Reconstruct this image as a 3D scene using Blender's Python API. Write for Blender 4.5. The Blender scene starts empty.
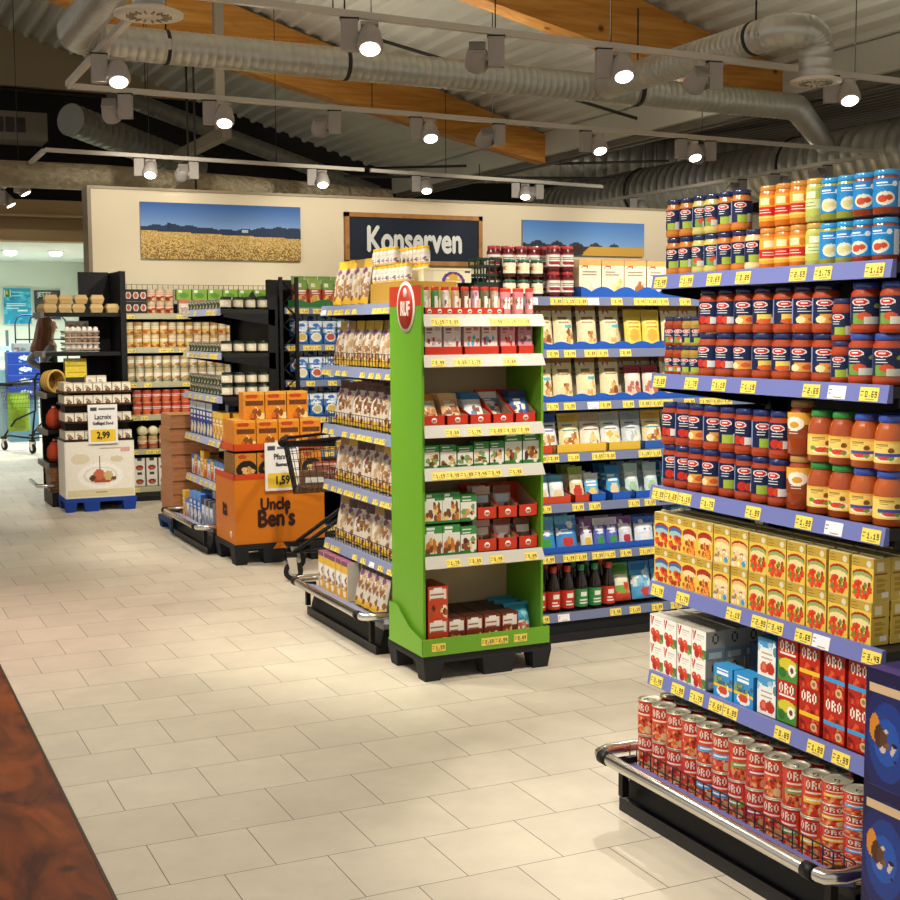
import bpy, math, random
import numpy as np
from mathutils import Vector, Matrix
random.seed(7)
PI = math.pi
SC = bpy.context.scene
COL = SC.collection

# ------------------------------------------------------------------ colour + raster painter
def hx(s):
    return (int(s[0:2], 16) / 255, int(s[2:4], 16) / 255, int(s[4:6], 16) / 255)
def C(c):
    return hx(c) if isinstance(c, str) else c
def lin(a):
    a = np.asarray(a, dtype=np.float32)
    return np.where(a <= 0.04045, a / 12.92, ((a + 0.055) / 1.055) ** 2.4)

FONT = {'0': '757', '1': '262', '2': '', 'A': ''}
GLY = {
'0': '111101101101111', '1': '010110010010111', '2': '111001111100111', '3': '111001111001111',
'4': '101101111001001', '5': '111100111001111', '6': '111100111101111', '7': '111001010010010',
'8': '111101111101111', '9': '111101111001111', ',': '000000000010010', '.': '000000000000010', ' ': '000000000000000',
'A': '010101111101101', 'B': '110101110101110', 'C': '011100100100011', 'D': '110101101101110',
'E': '111100110100111', 'F': '111100110100100', 'G': '011100101101011', 'H': '101101111101101',
'I': '111010010010111', 'L': '100100100100111', 'M': '101111111101101', 'N': '110101101101101',
'O': '010101101101010', 'P': '110101110100100', 'R': '110101110101101', 'S': '011100010001110',
'T': '111010010010010', 'U': '101101101101111', 'Z': '111001010100111', '-': '000000111000000'}

class Img:
    """small raster painted in code; x right, y down, both 0..1"""
    def __init__(s, w, h, bg='ffffff'):
        s.w, s.h = w, h
        s.a = np.zeros((h, w, 3), dtype=np.float32)
        s.a[:] = C(bg)
        yy, xx = np.mgrid[0:h, 0:w]
        s.x = (xx + .5) / w
        s.y = (yy + .5) / h
    def put(s, m, c):
        s.a[m] = C(c)
        return s
    def rect(s, x0, y0, x1, y1, c):
        return s.put((s.x >= x0) & (s.x < x1) & (s.y >= y0) & (s.y < y1), c)
    def ell(s, cx, cy, rx, ry, c):
        return s.put(((s.x - cx) / rx) ** 2 + ((s.y - cy) / ry) ** 2 < 1, c)
    def tri(s, x0, y0, x1, y1, x2, y2, c):
        def e(ax, ay, bx, by):
            return (bx - ax) * (s.y - ay) - (by - ay) * (s.x - ax)
        a, b, d = e(x0, y0, x1, y1), e(x1, y1, x2, y2), e(x2, y2, x0, y0)
        return s.put(((a >= 0) & (b >= 0) & (d >= 0)) | ((a <= 0) & (b <= 0) & (d <= 0)), c)
    def dots(s, n, x0, y0, x1, y1, r, cols, seed=0):
        q = random.Random(seed)
        for _ in range(n):
            s.ell(q.uniform(x0, x1), q.uniform(y0, y1), r * q.uniform(.6, 1.2), r * q.uniform(.6, 1.2) * s.w / s.h, q.choice(cols))
        return s
    def text(s, t, x, y, c, k=1):
        px, py = int(x * s.w), int(y * s.h)
        for ch in t:
            g = GLY.get(ch, GLY['0'])
            for i, b in enumerate(g):
                if b == '1':
                    r0, c0 = py + (i // 3) * k, px + (i % 3) * k
                    s.a[max(r0, 0):r0 + k, max(c0, 0):c0 + k] = C(c)
            px += 4 * k
        return s
    def lines(s, x0, x1, y0, y1, n, c, seed=0):
        q = random.Random(seed)
        for i in range(n):
            y = y0 + (y1 - y0) * i / max(1, n - 1)
            s.rect(x0, y, x0 + (x1 - x0) * q.uniform(.6, 1), y + 1.2 / s.h, c)
        return s
    def noise(s, amt, seed=0):
        q = np.random.RandomState(seed)
        s.a = np.clip(s.a + q.uniform(-amt, amt, (s.h, s.w, 1)), 0, 1).astype(np.float32)
        return s

# ------------------------------------------------------------------ materials (all node based)
MATS = {}
def nodes(name):
    m = bpy.data.materials.new(name)
    m.use_nodes = True
    nt = m.node_tree
    return m, nt, nt.nodes['Principled BSDF'], nt.nodes, nt.links
def printed(name, rough, coat=0.0, metal=0.0, bump=0.0, bscale=60, spec=.5):
    m, nt, b, N, L = nodes(name)
    at = N.new('ShaderNodeAttribute'); at.attribute_name = 'Col'
    nz = N.new('ShaderNodeTexNoise'); nz.inputs['Scale'].default_value = bscale
    mr = N.new('ShaderNodeMapRange'); mr.inputs[3].default_value = rough * .85; mr.inputs[4].default_value = min(1, rough * 1.15)
    L.new(nz.outputs[0], mr.inputs[0]); L.new(mr.outputs[0], b.inputs['Roughness'])
    L.new(at.outputs['Color'], b.inputs['Base Color'])
    b.inputs['Metallic'].default_value = metal
    b.inputs['Coat Weight'].default_value = coat
    b.inputs['Specular IOR Level'].default_value = spec
    if bump:
        bp = N.new('ShaderNodeBump'); bp.inputs['Strength'].default_value = bump; bp.inputs['Distance'].default_value = .004
        L.new(nz.outputs[0], bp.inputs['Height']); L.new(bp.outputs[0], b.inputs['Normal'])
    MATS[name] = m
    return m
printed('card', .45, spec=.35)
printed('gloss', .16, coat=.35)
printed('foil', .3, bump=.5, bscale=40)
printed('matte', .75, spec=.25)
printed('rough', .85, bump=.9, bscale=25, spec=.2)
printed('metal_print', .32, metal=.55)
printed('satin_metal', .38, metal=.9, bscale=8)

def simple(name, col, rough, metal=0, nscale=20, var=.08, bump=0, bdist=.002):
    m, nt, b, N, L = nodes(name)
    tc = N.new('ShaderNodeTexCoord')
    nz = N.new('ShaderNodeTexNoise'); nz.inputs['Scale'].default_value = nscale; nz.inputs['Detail'].default_value = 4
    L.new(tc.outputs['Object'], nz.inputs['Vector'])
    mx = N.new('ShaderNodeMix'); mx.data_type = 'RGBA'
    c = lin(C(col))
    mx.inputs[6].default_value = (*(c * (1 - var)), 1); mx.inputs[7].default_value = (*np.minimum(c * (1 + var), 1), 1)
    L.new(nz.outputs[0], mx.inputs[0]); L.new(mx.outputs[2], b.inputs['Base Color'])
    b.inputs['Roughness'].default_value = rough; b.inputs['Metallic'].default_value = metal; b.inputs['Specular IOR Level'].default_value = .3
    if bump:
        bp = N.new('ShaderNodeBump'); bp.inputs['Strength'].default_value = bump; bp.inputs['Distance'].default_value = bdist
        L.new(nz.outputs[0], bp.inputs['Height']); L.new(bp.outputs[0], b.inputs['Normal'])
    MATS[name] = m
    return m
simple('wall_paint', 'e6d8ba', .8, nscale=6, var=.03)
simple('white_paint', 'e4e6de', .7, nscale=5, var=.03)
simple('pale_green_paint', 'e2e6d6', .7, nscale=3, var=.03)
simple('tan_paint', 'b39b72', .8, nscale=3, var=.05)
simple('gable_paint', '9c8c6e', .85, nscale=3, var=.06)
simple('void_black', '1c1a17', .9, nscale=2, var=.2)
simple('dark_steel', '3c3a36', .5, metal=.5, nscale=6, var=.2)
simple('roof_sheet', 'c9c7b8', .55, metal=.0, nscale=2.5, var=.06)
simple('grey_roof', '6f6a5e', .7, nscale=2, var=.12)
simple('dim_galvanised', '74736a', .4, metal=.5, nscale=9, var=.14)
simple('black_coat', '0b0b0c', .5, nscale=30, var=.2)
simple('galvanised', 'c4c3b8', .38, metal=.6, nscale=9, var=.14)
simple('foil_lagging', 'a09478', .5, metal=.25, nscale=14, var=.35, bump=1, bdist=.05)
simple('chrome', 'd6d4cd', .2, metal=1, nscale=5, var=.04)
simple('track_white', 'cbc4b5', .5, nscale=10, var=.05)
simple('lamp_grey', 'a7a099', .5, nscale=12, var=.06)
simple('skin', 'c99a7c', .55, nscale=30, var=.08)

def glow(name, col, power):
    m, nt, b, N, L = nodes(name)
    b.inputs['Base Color'].default_value = (.8, .8, .8, 1)
    nz = N.new('ShaderNodeTexNoise'); nz.inputs['Scale'].default_value = 2
    mr = N.new('ShaderNodeMapRange'); mr.inputs[3].default_value = power * .95; mr.inputs[4].default_value = power * 1.05
    L.new(nz.outputs[0], mr.inputs[0]); L.new(mr.outputs[0], b.inputs['Emission Strength'])
    b.inputs['Emission Color'].default_value = (*lin(C(col)), 1)
    MATS[name] = m
glow('lamp_lens', 'fff4e4', 9)
glow('downlight_lens', 'f4fff8', 6)

# floor tiles: square tiles laid in half bond
def floor_mat():
    m, nt, b, N, L = nodes('floor_tile')
    geo = N.new('ShaderNodeNewGeometry')
    mp = N.new('ShaderNodeVectorMath'); mp.operation = 'SUBTRACT'; mp.inputs[1].default_value = (.808 + .0, 3.307, 0)
    L.new(geo.outputs['Position'], mp.inputs[0])
    br = N.new('ShaderNodeTexBrick')
    br.inputs['Scale'].default_value = 1; br.inputs['Mortar Size'].default_value = .0016; br.inputs['Mortar Smooth'].default_value = .3
    br.inputs['Brick Width'].default_value = .3212; br.inputs['Row Height'].default_value = .3221
    br.offset = .5; br.offset_frequency = 2
    br.inputs['Color1'].default_value = (*lin(C('d3c8b4')), 1); br.inputs['Color2'].default_value = (*lin(C('c9beaa')), 1)
    br.inputs['Mortar'].default_value = (*lin(C('4a4035')), 1)
    L.new(mp.outputs[0], br.inputs['Vector'])
    nz = N.new('ShaderNodeTexNoise'); nz.inputs['Scale'].default_value = 5; nz.inputs['Detail'].default_value = 6; nz.inputs['Roughness'].default_value = .65
    L.new(mp.outputs[0], nz.inputs['Vector'])
    mr = N.new('ShaderNodeMapRange'); mr.inputs[1].default_value = .3; mr.inputs[2].default_value = .7; mr.inputs[3].default_value = .9; mr.inputs[4].default_value = 1.05
    L.new(nz.outputs[0], mr.inputs[0])
    mx = N.new('ShaderNodeMix'); mx.data_type = 'RGBA'; mx.blend_type = 'MULTIPLY'; mx.inputs[0].default_value = 1
    L.new(br.outputs['Color'], mx.inputs[6]); L.new(mr.outputs[0], mx.inputs[7])
    L.new(mx.outputs[2], b.inputs['Base Color'])
    r2 = N.new('ShaderNodeMapRange'); r2.inputs[3].default_value = .38; r2.inputs[4].default_value = .55
    L.new(nz.outputs[0], r2.inputs[0]); L.new(r2.outputs[0], b.inputs['Roughness'])
    bp = N.new('ShaderNodeBump'); bp.inputs['Strength'].default_value = .35; bp.inputs['Distance'].default_value = .002; bp.invert = True
    L.new(br.outputs['Fac'], bp.inputs['Height']); L.new(bp.outputs[0], b.inputs['Normal'])
    MATS['floor_tile'] = m
floor_mat()
def wood_mat(name, c1, c2, knot, scale, rough, stretch):
    m, nt, b, N, L = nodes(name)
    geo = N.new('ShaderNodeNewGeometry')
    mp = N.new('ShaderNodeMapping'); mp.inputs['Scale'].default_value = stretch
    L.new(geo.outputs['Position'], mp.inputs['Vector'])
    nz = N.new('ShaderNodeTexNoise'); nz.inputs['Scale'].default_value = scale; nz.inputs['Detail'].default_value = 8; nz.inputs['Distortion'].default_value = 1.2
    L.new(mp.outputs[0], nz.inputs['Vector'])
    cr = N.new('ShaderNodeValToRGB'); cr.color_ramp.elements[0].position = .32; cr.color_ramp.elements[1].position = .7
    cr.color_ramp.elements[0].color = (*lin(C(c1)), 1); cr.color_ramp.elements[1].color = (*lin(C(c2)), 1)
    L.new(nz.outputs[0], cr.inputs[0])
    vo = N.new('ShaderNodeTexVoronoi'); vo.inputs['Scale'].default_value = 2.4
    L.new(geo.outputs['Position'], vo.inputs['Vector'])
    mr = N.new('ShaderNodeMapRange'); mr.inputs[1].default_value = .03; mr.inputs[2].default_value = .09; mr.inputs[3].default_value = 1; mr.inputs[4].default_value = 0
    L.new(vo.outputs['Distance'], mr.inputs[0])
    mx = N.new('ShaderNodeMix'); mx.data_type = 'RGBA'; mx.inputs[7].default_value = (*lin(C(knot)), 1)
    L.new(mr.outputs[0], mx.inputs[0]); L.new(cr.outputs[0], mx.inputs[6]); L.new(mx.outputs[2], b.inputs['Base Color'])
    b.inputs['Roughness'].default_value = rough; b.inputs['Specular IOR Level'].default_value = .22
    MATS[name] = m
wood_mat('glulam', 'b5762c', 'd89c4a', '6b3a12', 3, .6, (.5, 3, 6))
wood_mat('wood_floor_board', '44190a', '8c4513', '45200c', 3.2, .5, (2.2, .8, 1))
wood_mat('frame_wood', '9a6a3a', 'c08c54', '8a5a2c', 5, .6, (1, 1, 1))

# ------------------------------------------------------------------ mesh builder
class MB:
    def __init__(s):
        s.v = []; s.f = []; s.m = []; s.c = []; s.sm = []
    def face(s, pts, mat='card', col='ffffff', smooth=False):
        n = len(s.v); s.v.extend(pts); s.f.append(tuple(range(n, n + len(pts)))); s.m.append(mat); s.c.append(C(col)); s.sm.append(smooth)
    def box(s, x0, x1, y0, y1, z0, z1, mat='card', col='ffffff', cols=None):
        p = [(x0, y0, z0), (x1, y0, z0), (x1, y1, z0), (x0, y1, z0), (x0, y0, z1), (x1, y0, z1), (x1, y1, z1), (x0, y1, z1)]
        n = len(s.v); s.v.extend(p)
        for k, q in enumerate([(0, 1, 5, 4), (1, 2, 6, 5), (2, 3, 7, 6), (3, 0, 4, 7), (4, 5, 6, 7), (3, 2, 1, 0)]):
            s.f.append(tuple(n + i for i in q)); s.m.append(mat); s.c.append(C(cols[k] if cols and cols[k] else col)); s.sm.append(False)
        return s
    def hexa(s, p, mat='card', col='ffffff'):
        n = len(s.v); s.v.extend(p)
        for q in [(0, 1, 5, 4), (1, 2, 6, 5), (2, 3, 7, 6), (3, 0, 4, 7), (4, 5, 6, 7), (3, 2, 1, 0)]:
            s.f.append(tuple(n + i for i in q)); s.m.append(mat); s.c.append(C(col)); s.sm.append(False)
        return s
    def patch(s, img, o, du, dv, mat='card'):
        """image on a flat rectangle: o = top-left corner, du across, dv down"""
        o, du, dv = np.array(o, float), np.array(du, float), np.array(dv, float)
        n = len(s.v); w, h = img.w, img.h
        for j in range(h + 1):
            for i in range(w + 1):
                s.v.append(tuple(o + du * (i / w) + dv * (j / h)))
        for j in range(h):
            for i in range(w):
                a = n + j * (w + 1) + i
                s.f.append((a, a + w + 1, a + w + 2, a + 1)); s.m.append(mat); s.c.append(tuple(img.a[j, i])); s.sm.append(False)
        return s
    def surf(s, fn, nu, nv, img=None, mat='foil', col='ffffff', smooth=True, flip=False):
        n = len(s.v)
        for j in range(nv + 1):
            for i in range(nu + 1):
                s.v.append(tuple(fn(i / nu, j / nv)))
        for j in range(nv):
            for i in range(nu):
                a = n + j * (nu + 1) + i
                q = (a, a + nu + 1, a + nu + 2, a + 1)
                s.f.append(q[::-1] if flip else q); s.m.append(mat)
                s.c.append(tuple(img.a[min(img.h - 1, int((j + .5) / nv * img.h)), min(img.w - 1, int((i + .5) / nu * img.w))]) if img else C(col)); s.sm.append(smooth)
        return s
    def lathe(s, prof, n=18, mat='gloss', col='ffffff', cx=0, cy=0, cols=None, smooth=True):
        b = len(s.v); k = len(prof)
        for r, z in prof:
            for i in range(n):
                a = 2 * PI * i / n
                s.v.append((cx + r * math.cos(a), cy + r * math.sin(a), z))
        for j in range(k - 1):
            for i in range(n):
                i2 = (i + 1) % n
                s.f.append((b + j * n + i, b + j * n + i2, b + (j + 1) * n + i2, b + (j + 1) * n + i)); s.m.append(mat)
                s.c.append(C(cols[j] if cols else col)); s.sm.append(smooth)
        for j, rev in ((0, True), (k - 1, False)):
            if prof[j][0] > 1e-4:
                q = [b + j * n + i for i in range(n)]
                s.f.append(tuple(q[::-1] if rev else q)); s.m.append(mat); s.c.append(C(cols[max(0, j - 1)] if cols else col)); s.sm.append(False)
        return s
    def wrap(s, img, r, z0, z1, a0=-200, a1=20, mat='card'):
        """image on a cylinder facing -y; angles in degrees"""
        n = len(s.v); w, h = img.w, img.h
        for j in range(h + 1):
            for i in range(w + 1):
                a = math.radians(a0 + (a1 - a0) * i / w)
                s.v.append((r * math.cos(a), r * math.sin(a), z1 + (z0 - z1) * j / h))
        for j in range(h):
            for i in range(w):
                a = n + j * (w + 1) + i
                s.f.append((a, a + w + 1, a + w + 2, a + 1)); s.m.append(mat); s.c.append(tuple(img.a[j, i])); s.sm.append(True)
        return s
    def tube(s, path, r, n=10, mat='chrome', col='ffffff', cap=True, rings=None):
        P = [Vector(p) for p in path]; b = len(s.v); up = Vector((0, 0, 1)); prev = None
        for k, p in enumerate(P):
            d = (P[min(k + 1, len(P) - 1)] - P[max(k - 1, 0)]).normalized()
            if prev is None:
                a = d.cross(up if abs(d.z) < .9 else Vector((1, 0, 0))).normalized()
            else:
                a = (prev - d * prev.dot(d)).normalized()
            prev = a; c = d.cross(a)
            rr = rings[k] if rings else r
            for i in range(n):
                t = 2 * PI * i / n
                q = p + a * (rr * math.cos(t)) + c * (rr * math.sin(t)); s.v.append(tuple(q))
        for k in range(len(P) - 1):
            for i in range(n):
                i2 = (i + 1) % n
                s.f.append((b + k * n + i, b + (k + 1) * n + i, b + (k + 1) * n + i2, b + k * n + i2)); s.m.append(mat); s.c.append(C(col)); s.sm.append(True)
        if cap:
            for k, rv in ((0, False), (len(P) - 1, True)):
                q = [b + k * n + i for i in range(n)]
                s.f.append(tuple(q[::-1] if rv else q)); s.m.append(mat); s.c.append(C(col)); s.sm.append(False)
        return s
    def prism(s, poly, y0, y1, mat='card', col='ffffff'):
        """polygon in x,z extruded along y"""
        n = len(s.v); k = len(poly)
        s.v.extend([(x, y0, z) for x, z in poly]); s.v.extend([(x, y1, z) for x, z in poly])
        def add(q): s.f.append(q); s.m.append(mat); s.c.append(C(col)); s.sm.append(False)
        add(tuple(range(n, n + k))); add(tuple(range(n + 2 * k - 1, n + k - 1, -1)))
        for i in range(k):
            j = (i + 1) % k
            add((n + j, n + i, n + k + i, n + k + j))
        return s
    def move(s, M):
        s.v = [tuple(M @ Vector(p)) for p in s.v]; return s
    def mesh(s, name):
        me = bpy.data.meshes.new(name)
        me.from_pydata([tuple(map(float, p)) for p in s.v], [], s.f)
        names = []
        for k in s.m:
            if k not in names: names.append(k)
        for k in names: me.materials.append(MATS[k])
        me.polygons.foreach_set('material_index', [names.index(k) for k in s.m])
        me.polygons.foreach_set('use_smooth', s.sm)
        tot = np.array([len(f) for f in s.f])
        fc = np.ones((len(s.f), 4), dtype=np.float32); fc[:, :3] = lin(np.array(s.c))
        at = me.color_attributes.new('Col', 'FLOAT_COLOR', 'CORNER')
        at.data.foreach_set('color', np.repeat(fc, tot, axis=0).ravel())
        me.update()
        return me

# ------------------------------------------------------------------ things
class Spec:
    """a thing to build any number of times: its own mesh and its parts"""
    def __init__(s, name, mb=None, kids=(), loc=(0, 0, 0), rot=(0, 0, 0), label=None):
        s.name = name; s.me = mb.mesh(name) if isinstance(mb, MB) else mb
        s.kids = list(kids); s.loc = loc; s.rot = rot; s.label = label
    def add(s, *k):
        s.kids.extend(k); return s
def _mk(sp, parent):
    o = bpy.data.objects.new(sp.name, sp.me); COL.objects.link(o)
    o.parent = parent; o.location = sp.loc; o.rotation_euler = sp.rot
    if sp.label: o['label'] = sp.label
    for k in sp.kids: _mk(k, o)
    return o
USED = {}
def inst(sp, loc, rz=0., label='', cat='', group=None, kind=None, rot=None):
    o = bpy.data.objects.new(sp.name, sp.me); COL.objects.link(o)
    o.location = loc; o.rotation_euler = rot if rot else (0, 0, rz)
    o['label'] = label; o['category'] = cat
    if group: o['group'] = group
    if kind: o['kind'] = kind
    for k in sp.kids: _mk(k, o)
    return o
def struct(name, mb, label=None):
    o = bpy.data.objects.new(name, mb.mesh(name)); COL.objects.link(o); o['kind'] = 'structure'
    if label: o['label'] = label
    return o
def thing(name, mb, label, cat, group=None, kids=(), loc=(0, 0, 0), rz=0):
    return inst(Spec(name, mb, kids), loc, rz, label, cat, group)

def text_mesh(t, size, mat, col, bold=0., sx=1., ext=.001, align='CENTER', shear=0):
    cu = bpy.data.curves.new('t', 'FONT'); cu.body = t; cu.size = size; cu.extrude = ext
    cu.align_x = align; cu.align_y = 'CENTER'; cu.shear = shear; cu.resolution_u = 3
    ob = bpy.data.objects.new('t', cu); COL.objects.link(ob)
    m0 = bpy.data.meshes.new_from_object(ob.evaluated_get(bpy.context.evaluated_depsgraph_get()))
    V = [tuple(v.co) for v in m0.vertices]; P_ = [tuple(q.vertices) for q in m0.polygons]; me = bpy.data.meshes.new('lettering'); vv = []; pp = []
    for k, (ox, oy) in enumerate(((0, 0), (bold, 0), (-bold, 0), (0, bold), (0, -bold)) if bold else ((0, 0),)):
        pp += [tuple(i + len(vv) for i in q) for q in P_]; vv += [(x + ox, y + oy, z + k * .0002) for x, y, z in V]
    me.from_pydata(vv, [], pp)
    bpy.data.objects.remove(ob); bpy.data.curves.remove(cu)
    for v in me.vertices:
        x, y, z = v.co; v.co = (x * sx, -z, y)
    me.materials.clear(); me.materials.append(MATS[mat])
    me.polygons.foreach_set('material_index', [0] * len(me.polygons))
    at = me.color_attributes.new('Col', 'FLOAT_COLOR', 'CORNER')
    c = np.ones((len(me.loops), 4), dtype=np.float32); c[:, :3] = lin(C(col)); at.data.foreach_set('color', c.ravel())
    return me
ORD = ['first', 'second', 'third', 'fourth', 'fifth', 'sixth', 'seventh', 'eighth', 'ninth', 'tenth', 'eleventh', 'twelfth',
       'thirteenth', 'fourteenth', 'fifteenth', 'sixteenth', 'seventeenth', 'eighteenth']
# ================================================================== the building
mb = MB(); mb.face([(.645, -3, 0), (18, -3, 0), (18, 26, 0), (.645, 26, 0)], 'floor_tile'); struct('floor', mb)
mb = MB(); mb.box(-8, .645, -3, 26, -.02, .001, 'wood_floor_board'); mb.box(.641, .651, -3, 26, -.01, .003, 'card', '3b2a1c')
o = struct('floor', mb, 'dark stained wood floor left of the tiles')
mb = MB(); mb.box(2.22, 13, 12.7, 12.95, 0, 2.93, 'wall_paint'); struct('wall_back', mb)
mb = MB(); mb.box(2.21, 13, 12.68, 12.97, 2.93, 2.955, 'card', '9d8f74'); mb.box(2.21, 2.245, 12.685, 12.97, 0, 2.93, 'card', '8a7c62'); struct('trim_1', mb)
# roof sheet: trapezoidal ribs running in depth, falling to the right
mb = MB(); x = -6.0; pr = []
while x < 7.35:
    for dx, dz in ((0, 0), (.118, 0), (.134, -.04), (.166, -.04)):
        X = x + dx; pr.append((X, 6 - .3 * X + dz))
    x += .182
for a, b in zip(pr, pr[1:]):
    mb.face([(a[0], -2, a[1]), (a[0], 17.4, a[1]), (b[0], 17.4, b[1]), (b[0], -2, b[1])], 'roof_sheet')
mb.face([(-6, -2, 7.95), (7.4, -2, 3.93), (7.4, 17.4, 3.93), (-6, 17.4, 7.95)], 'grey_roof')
struct('ceiling', mb)
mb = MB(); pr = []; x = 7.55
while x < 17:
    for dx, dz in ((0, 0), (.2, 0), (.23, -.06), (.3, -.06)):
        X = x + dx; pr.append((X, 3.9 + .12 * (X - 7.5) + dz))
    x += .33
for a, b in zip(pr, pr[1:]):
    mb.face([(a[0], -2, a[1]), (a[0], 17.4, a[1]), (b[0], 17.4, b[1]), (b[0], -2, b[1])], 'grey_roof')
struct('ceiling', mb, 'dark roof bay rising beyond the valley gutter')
mb = MB(); mb.prism([(-6, 4.74), (7.4, 4.6), (7.4, 4.62), (3.9, 4.83), (-6, 7.8)], 17.4, 17.5, 'gable_paint'); struct('wall_gable', mb)
mb = MB(); mb.box(-6, 17, 17.55, 17.7, 3.1, 4.9, 'void_black'); struct('wall_void', mb)  # black sheet standing in for the unlit roof void beyond
def beam(Y, label):
    top = [(-3, 6.85)] + [(X, 6 - .3 * X - .06) for X in (2, 4.45, 7.3)]
    bot = [(7.3, 3.44), (6.84, 3.53), (5.94, 3.72), (4.44, 4.05), (3.74, 4.21), (2.05, 4.7), (-3, 6.1)]
    mb = MB(); mb.prism(top + bot, Y - .1, Y + .1, 'glulam')
    struct('beam', mb, label)
beam(9.0, 'near orange glued timber beam tapering to the right'); beam(13.05, 'far orange glued timber beam above the back wall')
beam(5.0, 'glued timber beam over the near aisle')
mb = MB(); mb.box(7.3, 7.62, -2, 17.4, 3.52, 3.78, 'roof_sheet'); mb.box(7.36, 7.42, -2, 17.4, 3.46, 3.52, 'grey_roof'); mb.box(7.5, 7.56, -2, 17.4, 3.46, 3.52, 'grey_roof'); struct('trim_2', mb, 'pale valley gutter box between the two roof bays')
# bulkhead and bright side room at the far left
mb = MB(); mb.box(-6, 5.5, 16.5, 16.7, 2.96, 3.165, 'tan_paint'); mb.box(-6, 5.5, 16.36, 16.7, 2.665, 2.8, 'tan_paint'); mb.box(-6, 5.5, 16.55, 16.7, 2.8, 2.96, 'tan_paint'); mb.box(-6, 5.5, 16.44, 16.52, 2.955, 2.985, 'card', 'c7b085')
struct('trim_3', mb, 'tan stepped bulkhead over the side room')
mb = MB(); mb.box(-6, 6, 16.7, 22.2, 2.7, 2.8, 'white_paint'); struct('ceiling', mb, 'white low ceiling of the side room')
mb = MB(); mb.box(-6, 6, 22, 22.2, 0, 2.7, 'pale_green_paint'); struct('wall_far', mb)
mb = MB(); mb.box(3.76, 3.86, 16.7, 22, 0, 2.7, 'pale_green_paint'); struct('wall_right', mb, 'pale return wall of the side room')

# ------------------------------------------------------------------ services under the roof
def duct(path, r, label, step=.055, name='ventilation_duct', mat='galvanised', bands=()):
    pts = []
    P = [Vector(p) for p in path]
    for a, b in zip(P, P[1:]):
        n = max(1, int((b - a).length / step))
        for k in range(n): pts.append(a.lerp(b, k / n))
    pts.append(P[-1]); Q = []; R = []
    for i, p in enumerate(pts):
        d = (pts[min(i + 1, len(pts) - 1)] - pts[max(0, i - 1)]).normalized()
        for off, rr in ((-.006, r), (0, r * 1.03), (.006, r)):
            Q.append(p + d * off); R.append(rr)
    mb = MB(); mb.tube(Q, r, 20, mat, rings=R)
    kids = []
    for (p, d) in bands:
        b2 = MB(); p = Vector(p); d = Vector(d).normalized()
        b2.tube([p - d * .012, p + d * .012], r * 1.07, 20, 'dark_steel')
        b2.tube([p + Vector((0, 0, r)), p + Vector((0, 0, r + .5))], .006, 6, 'dark_steel')
        kids.append(Spec('hanger_band', b2))
    return thing(name, mb, label, 'duct', 'ventilation ducts under the roof', kids)
def arc(c, r, a0, a1, u, v, n=6):
    c, u, v = Vector(c), Vector(u), Vector(v)
    return [tuple(c + u * (r * math.cos(a0 + (a1 - a0) * k / n)) + v * (r * math.sin(a0 + (a1 - a0) * k / n))) for k in range(n + 1)]
duct([(1.36, -1, 3.35), (1.36, 8.0, 3.35)] + arc((1.58, 8.02, 3.35), .22, PI, PI / 2, (1, 0, 0), (0, 1, 0)) +
     [(6.9, 8.42, 3.35)] + arc((6.92, 8.72, 3.35), .3, -PI / 2, -PI / 4, (1, 0, 0), (0, 1, 0)) + [(7.25, 8.62, 3.36), (9.2, 10.55, 3.45)], .103,
     'long silver spiral duct with elbows at both ends crossing the aisle', bands=[((3.15, 8.29, 3.35), (1, 0, 0)), ((5.5, 8.36, 3.35), (1, 0, 0)), ((1.95, 8.26, 3.35), (1, 0, 0))])
duct([(5.16, 8.25, 3.35), (5.16, 6.42, 3.35)] + arc((5.3, 6.42, 3.35), .14, PI, PI * 1.5, (1, 0, 0), (0, 1, 0)) +
     arc((5.3, 6.28, 3.25), .1, PI / 2, 0, (1, 0, 0), (0, 0, 1))[1:] + [(5.4, 6.28, 3.06)], .1,
     'short silver branch duct turning down to a round diffuser', bands=[((5.16, 6.55, 3.35), (0, 1, 0))])
duct([(9.6, 3, 3.33), (9.6, 17.2, 3.33)], .31, 'large silver duct running deep along the right side', .16, bands=[((9.6, 11.4, 3.33), (0, 1, 0)), ((9.6, 14.4, 3.33), (0, 1, 0))])
duct([(8.4, 17.3, 4.0), (16, 11.5, 3.75)], .3, 'large dim silver duct crossing high on the right', .16)
duct([(2.35, 14.3, 3.8), (4.1, 16.0, 3.58)], .17, 'dim silver duct slanting above the back wall', .12, mat='dim_galvanised')  # darker copy of galvanised: shade over the wall put into the duct's colour
duct([(3.0, 15.4, 4.3), (6.9, 17.0, 3.48)], .1, 'thin grey duct slanting down behind the back wall', .12, mat='dim_galvanised')
mb = MB(); mb.tube([(-4, 13.4, 3.1), (-1, 13.42, 3.1), (1, 13.4, 3.11), (2.5, 13.4, 3.11), (4, 13.4, 3.06), (5.6, 13.45, 3.0)], .13, 14, 'foil_lagging')
thing('lagged_pipe', mb, 'crinkled foil wrapped pipe running behind the top of the back wall', 'pipe', kids=[Spec('hanger_strap', MB().box(x - .01, x + .01, 13.26, 13.56, 2.94, 2.96, 'dark_steel').box(x - .01, x + .01, 13.26, 13.27, 2.94, 6 - .3 * x - .05, 'dark_steel').box(x - .01, x + .01, 13.55, 13.56, 2.94, 6 - .3 * x - .05, 'dark_steel')) for x in (-2, .6, 3.4)])
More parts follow.
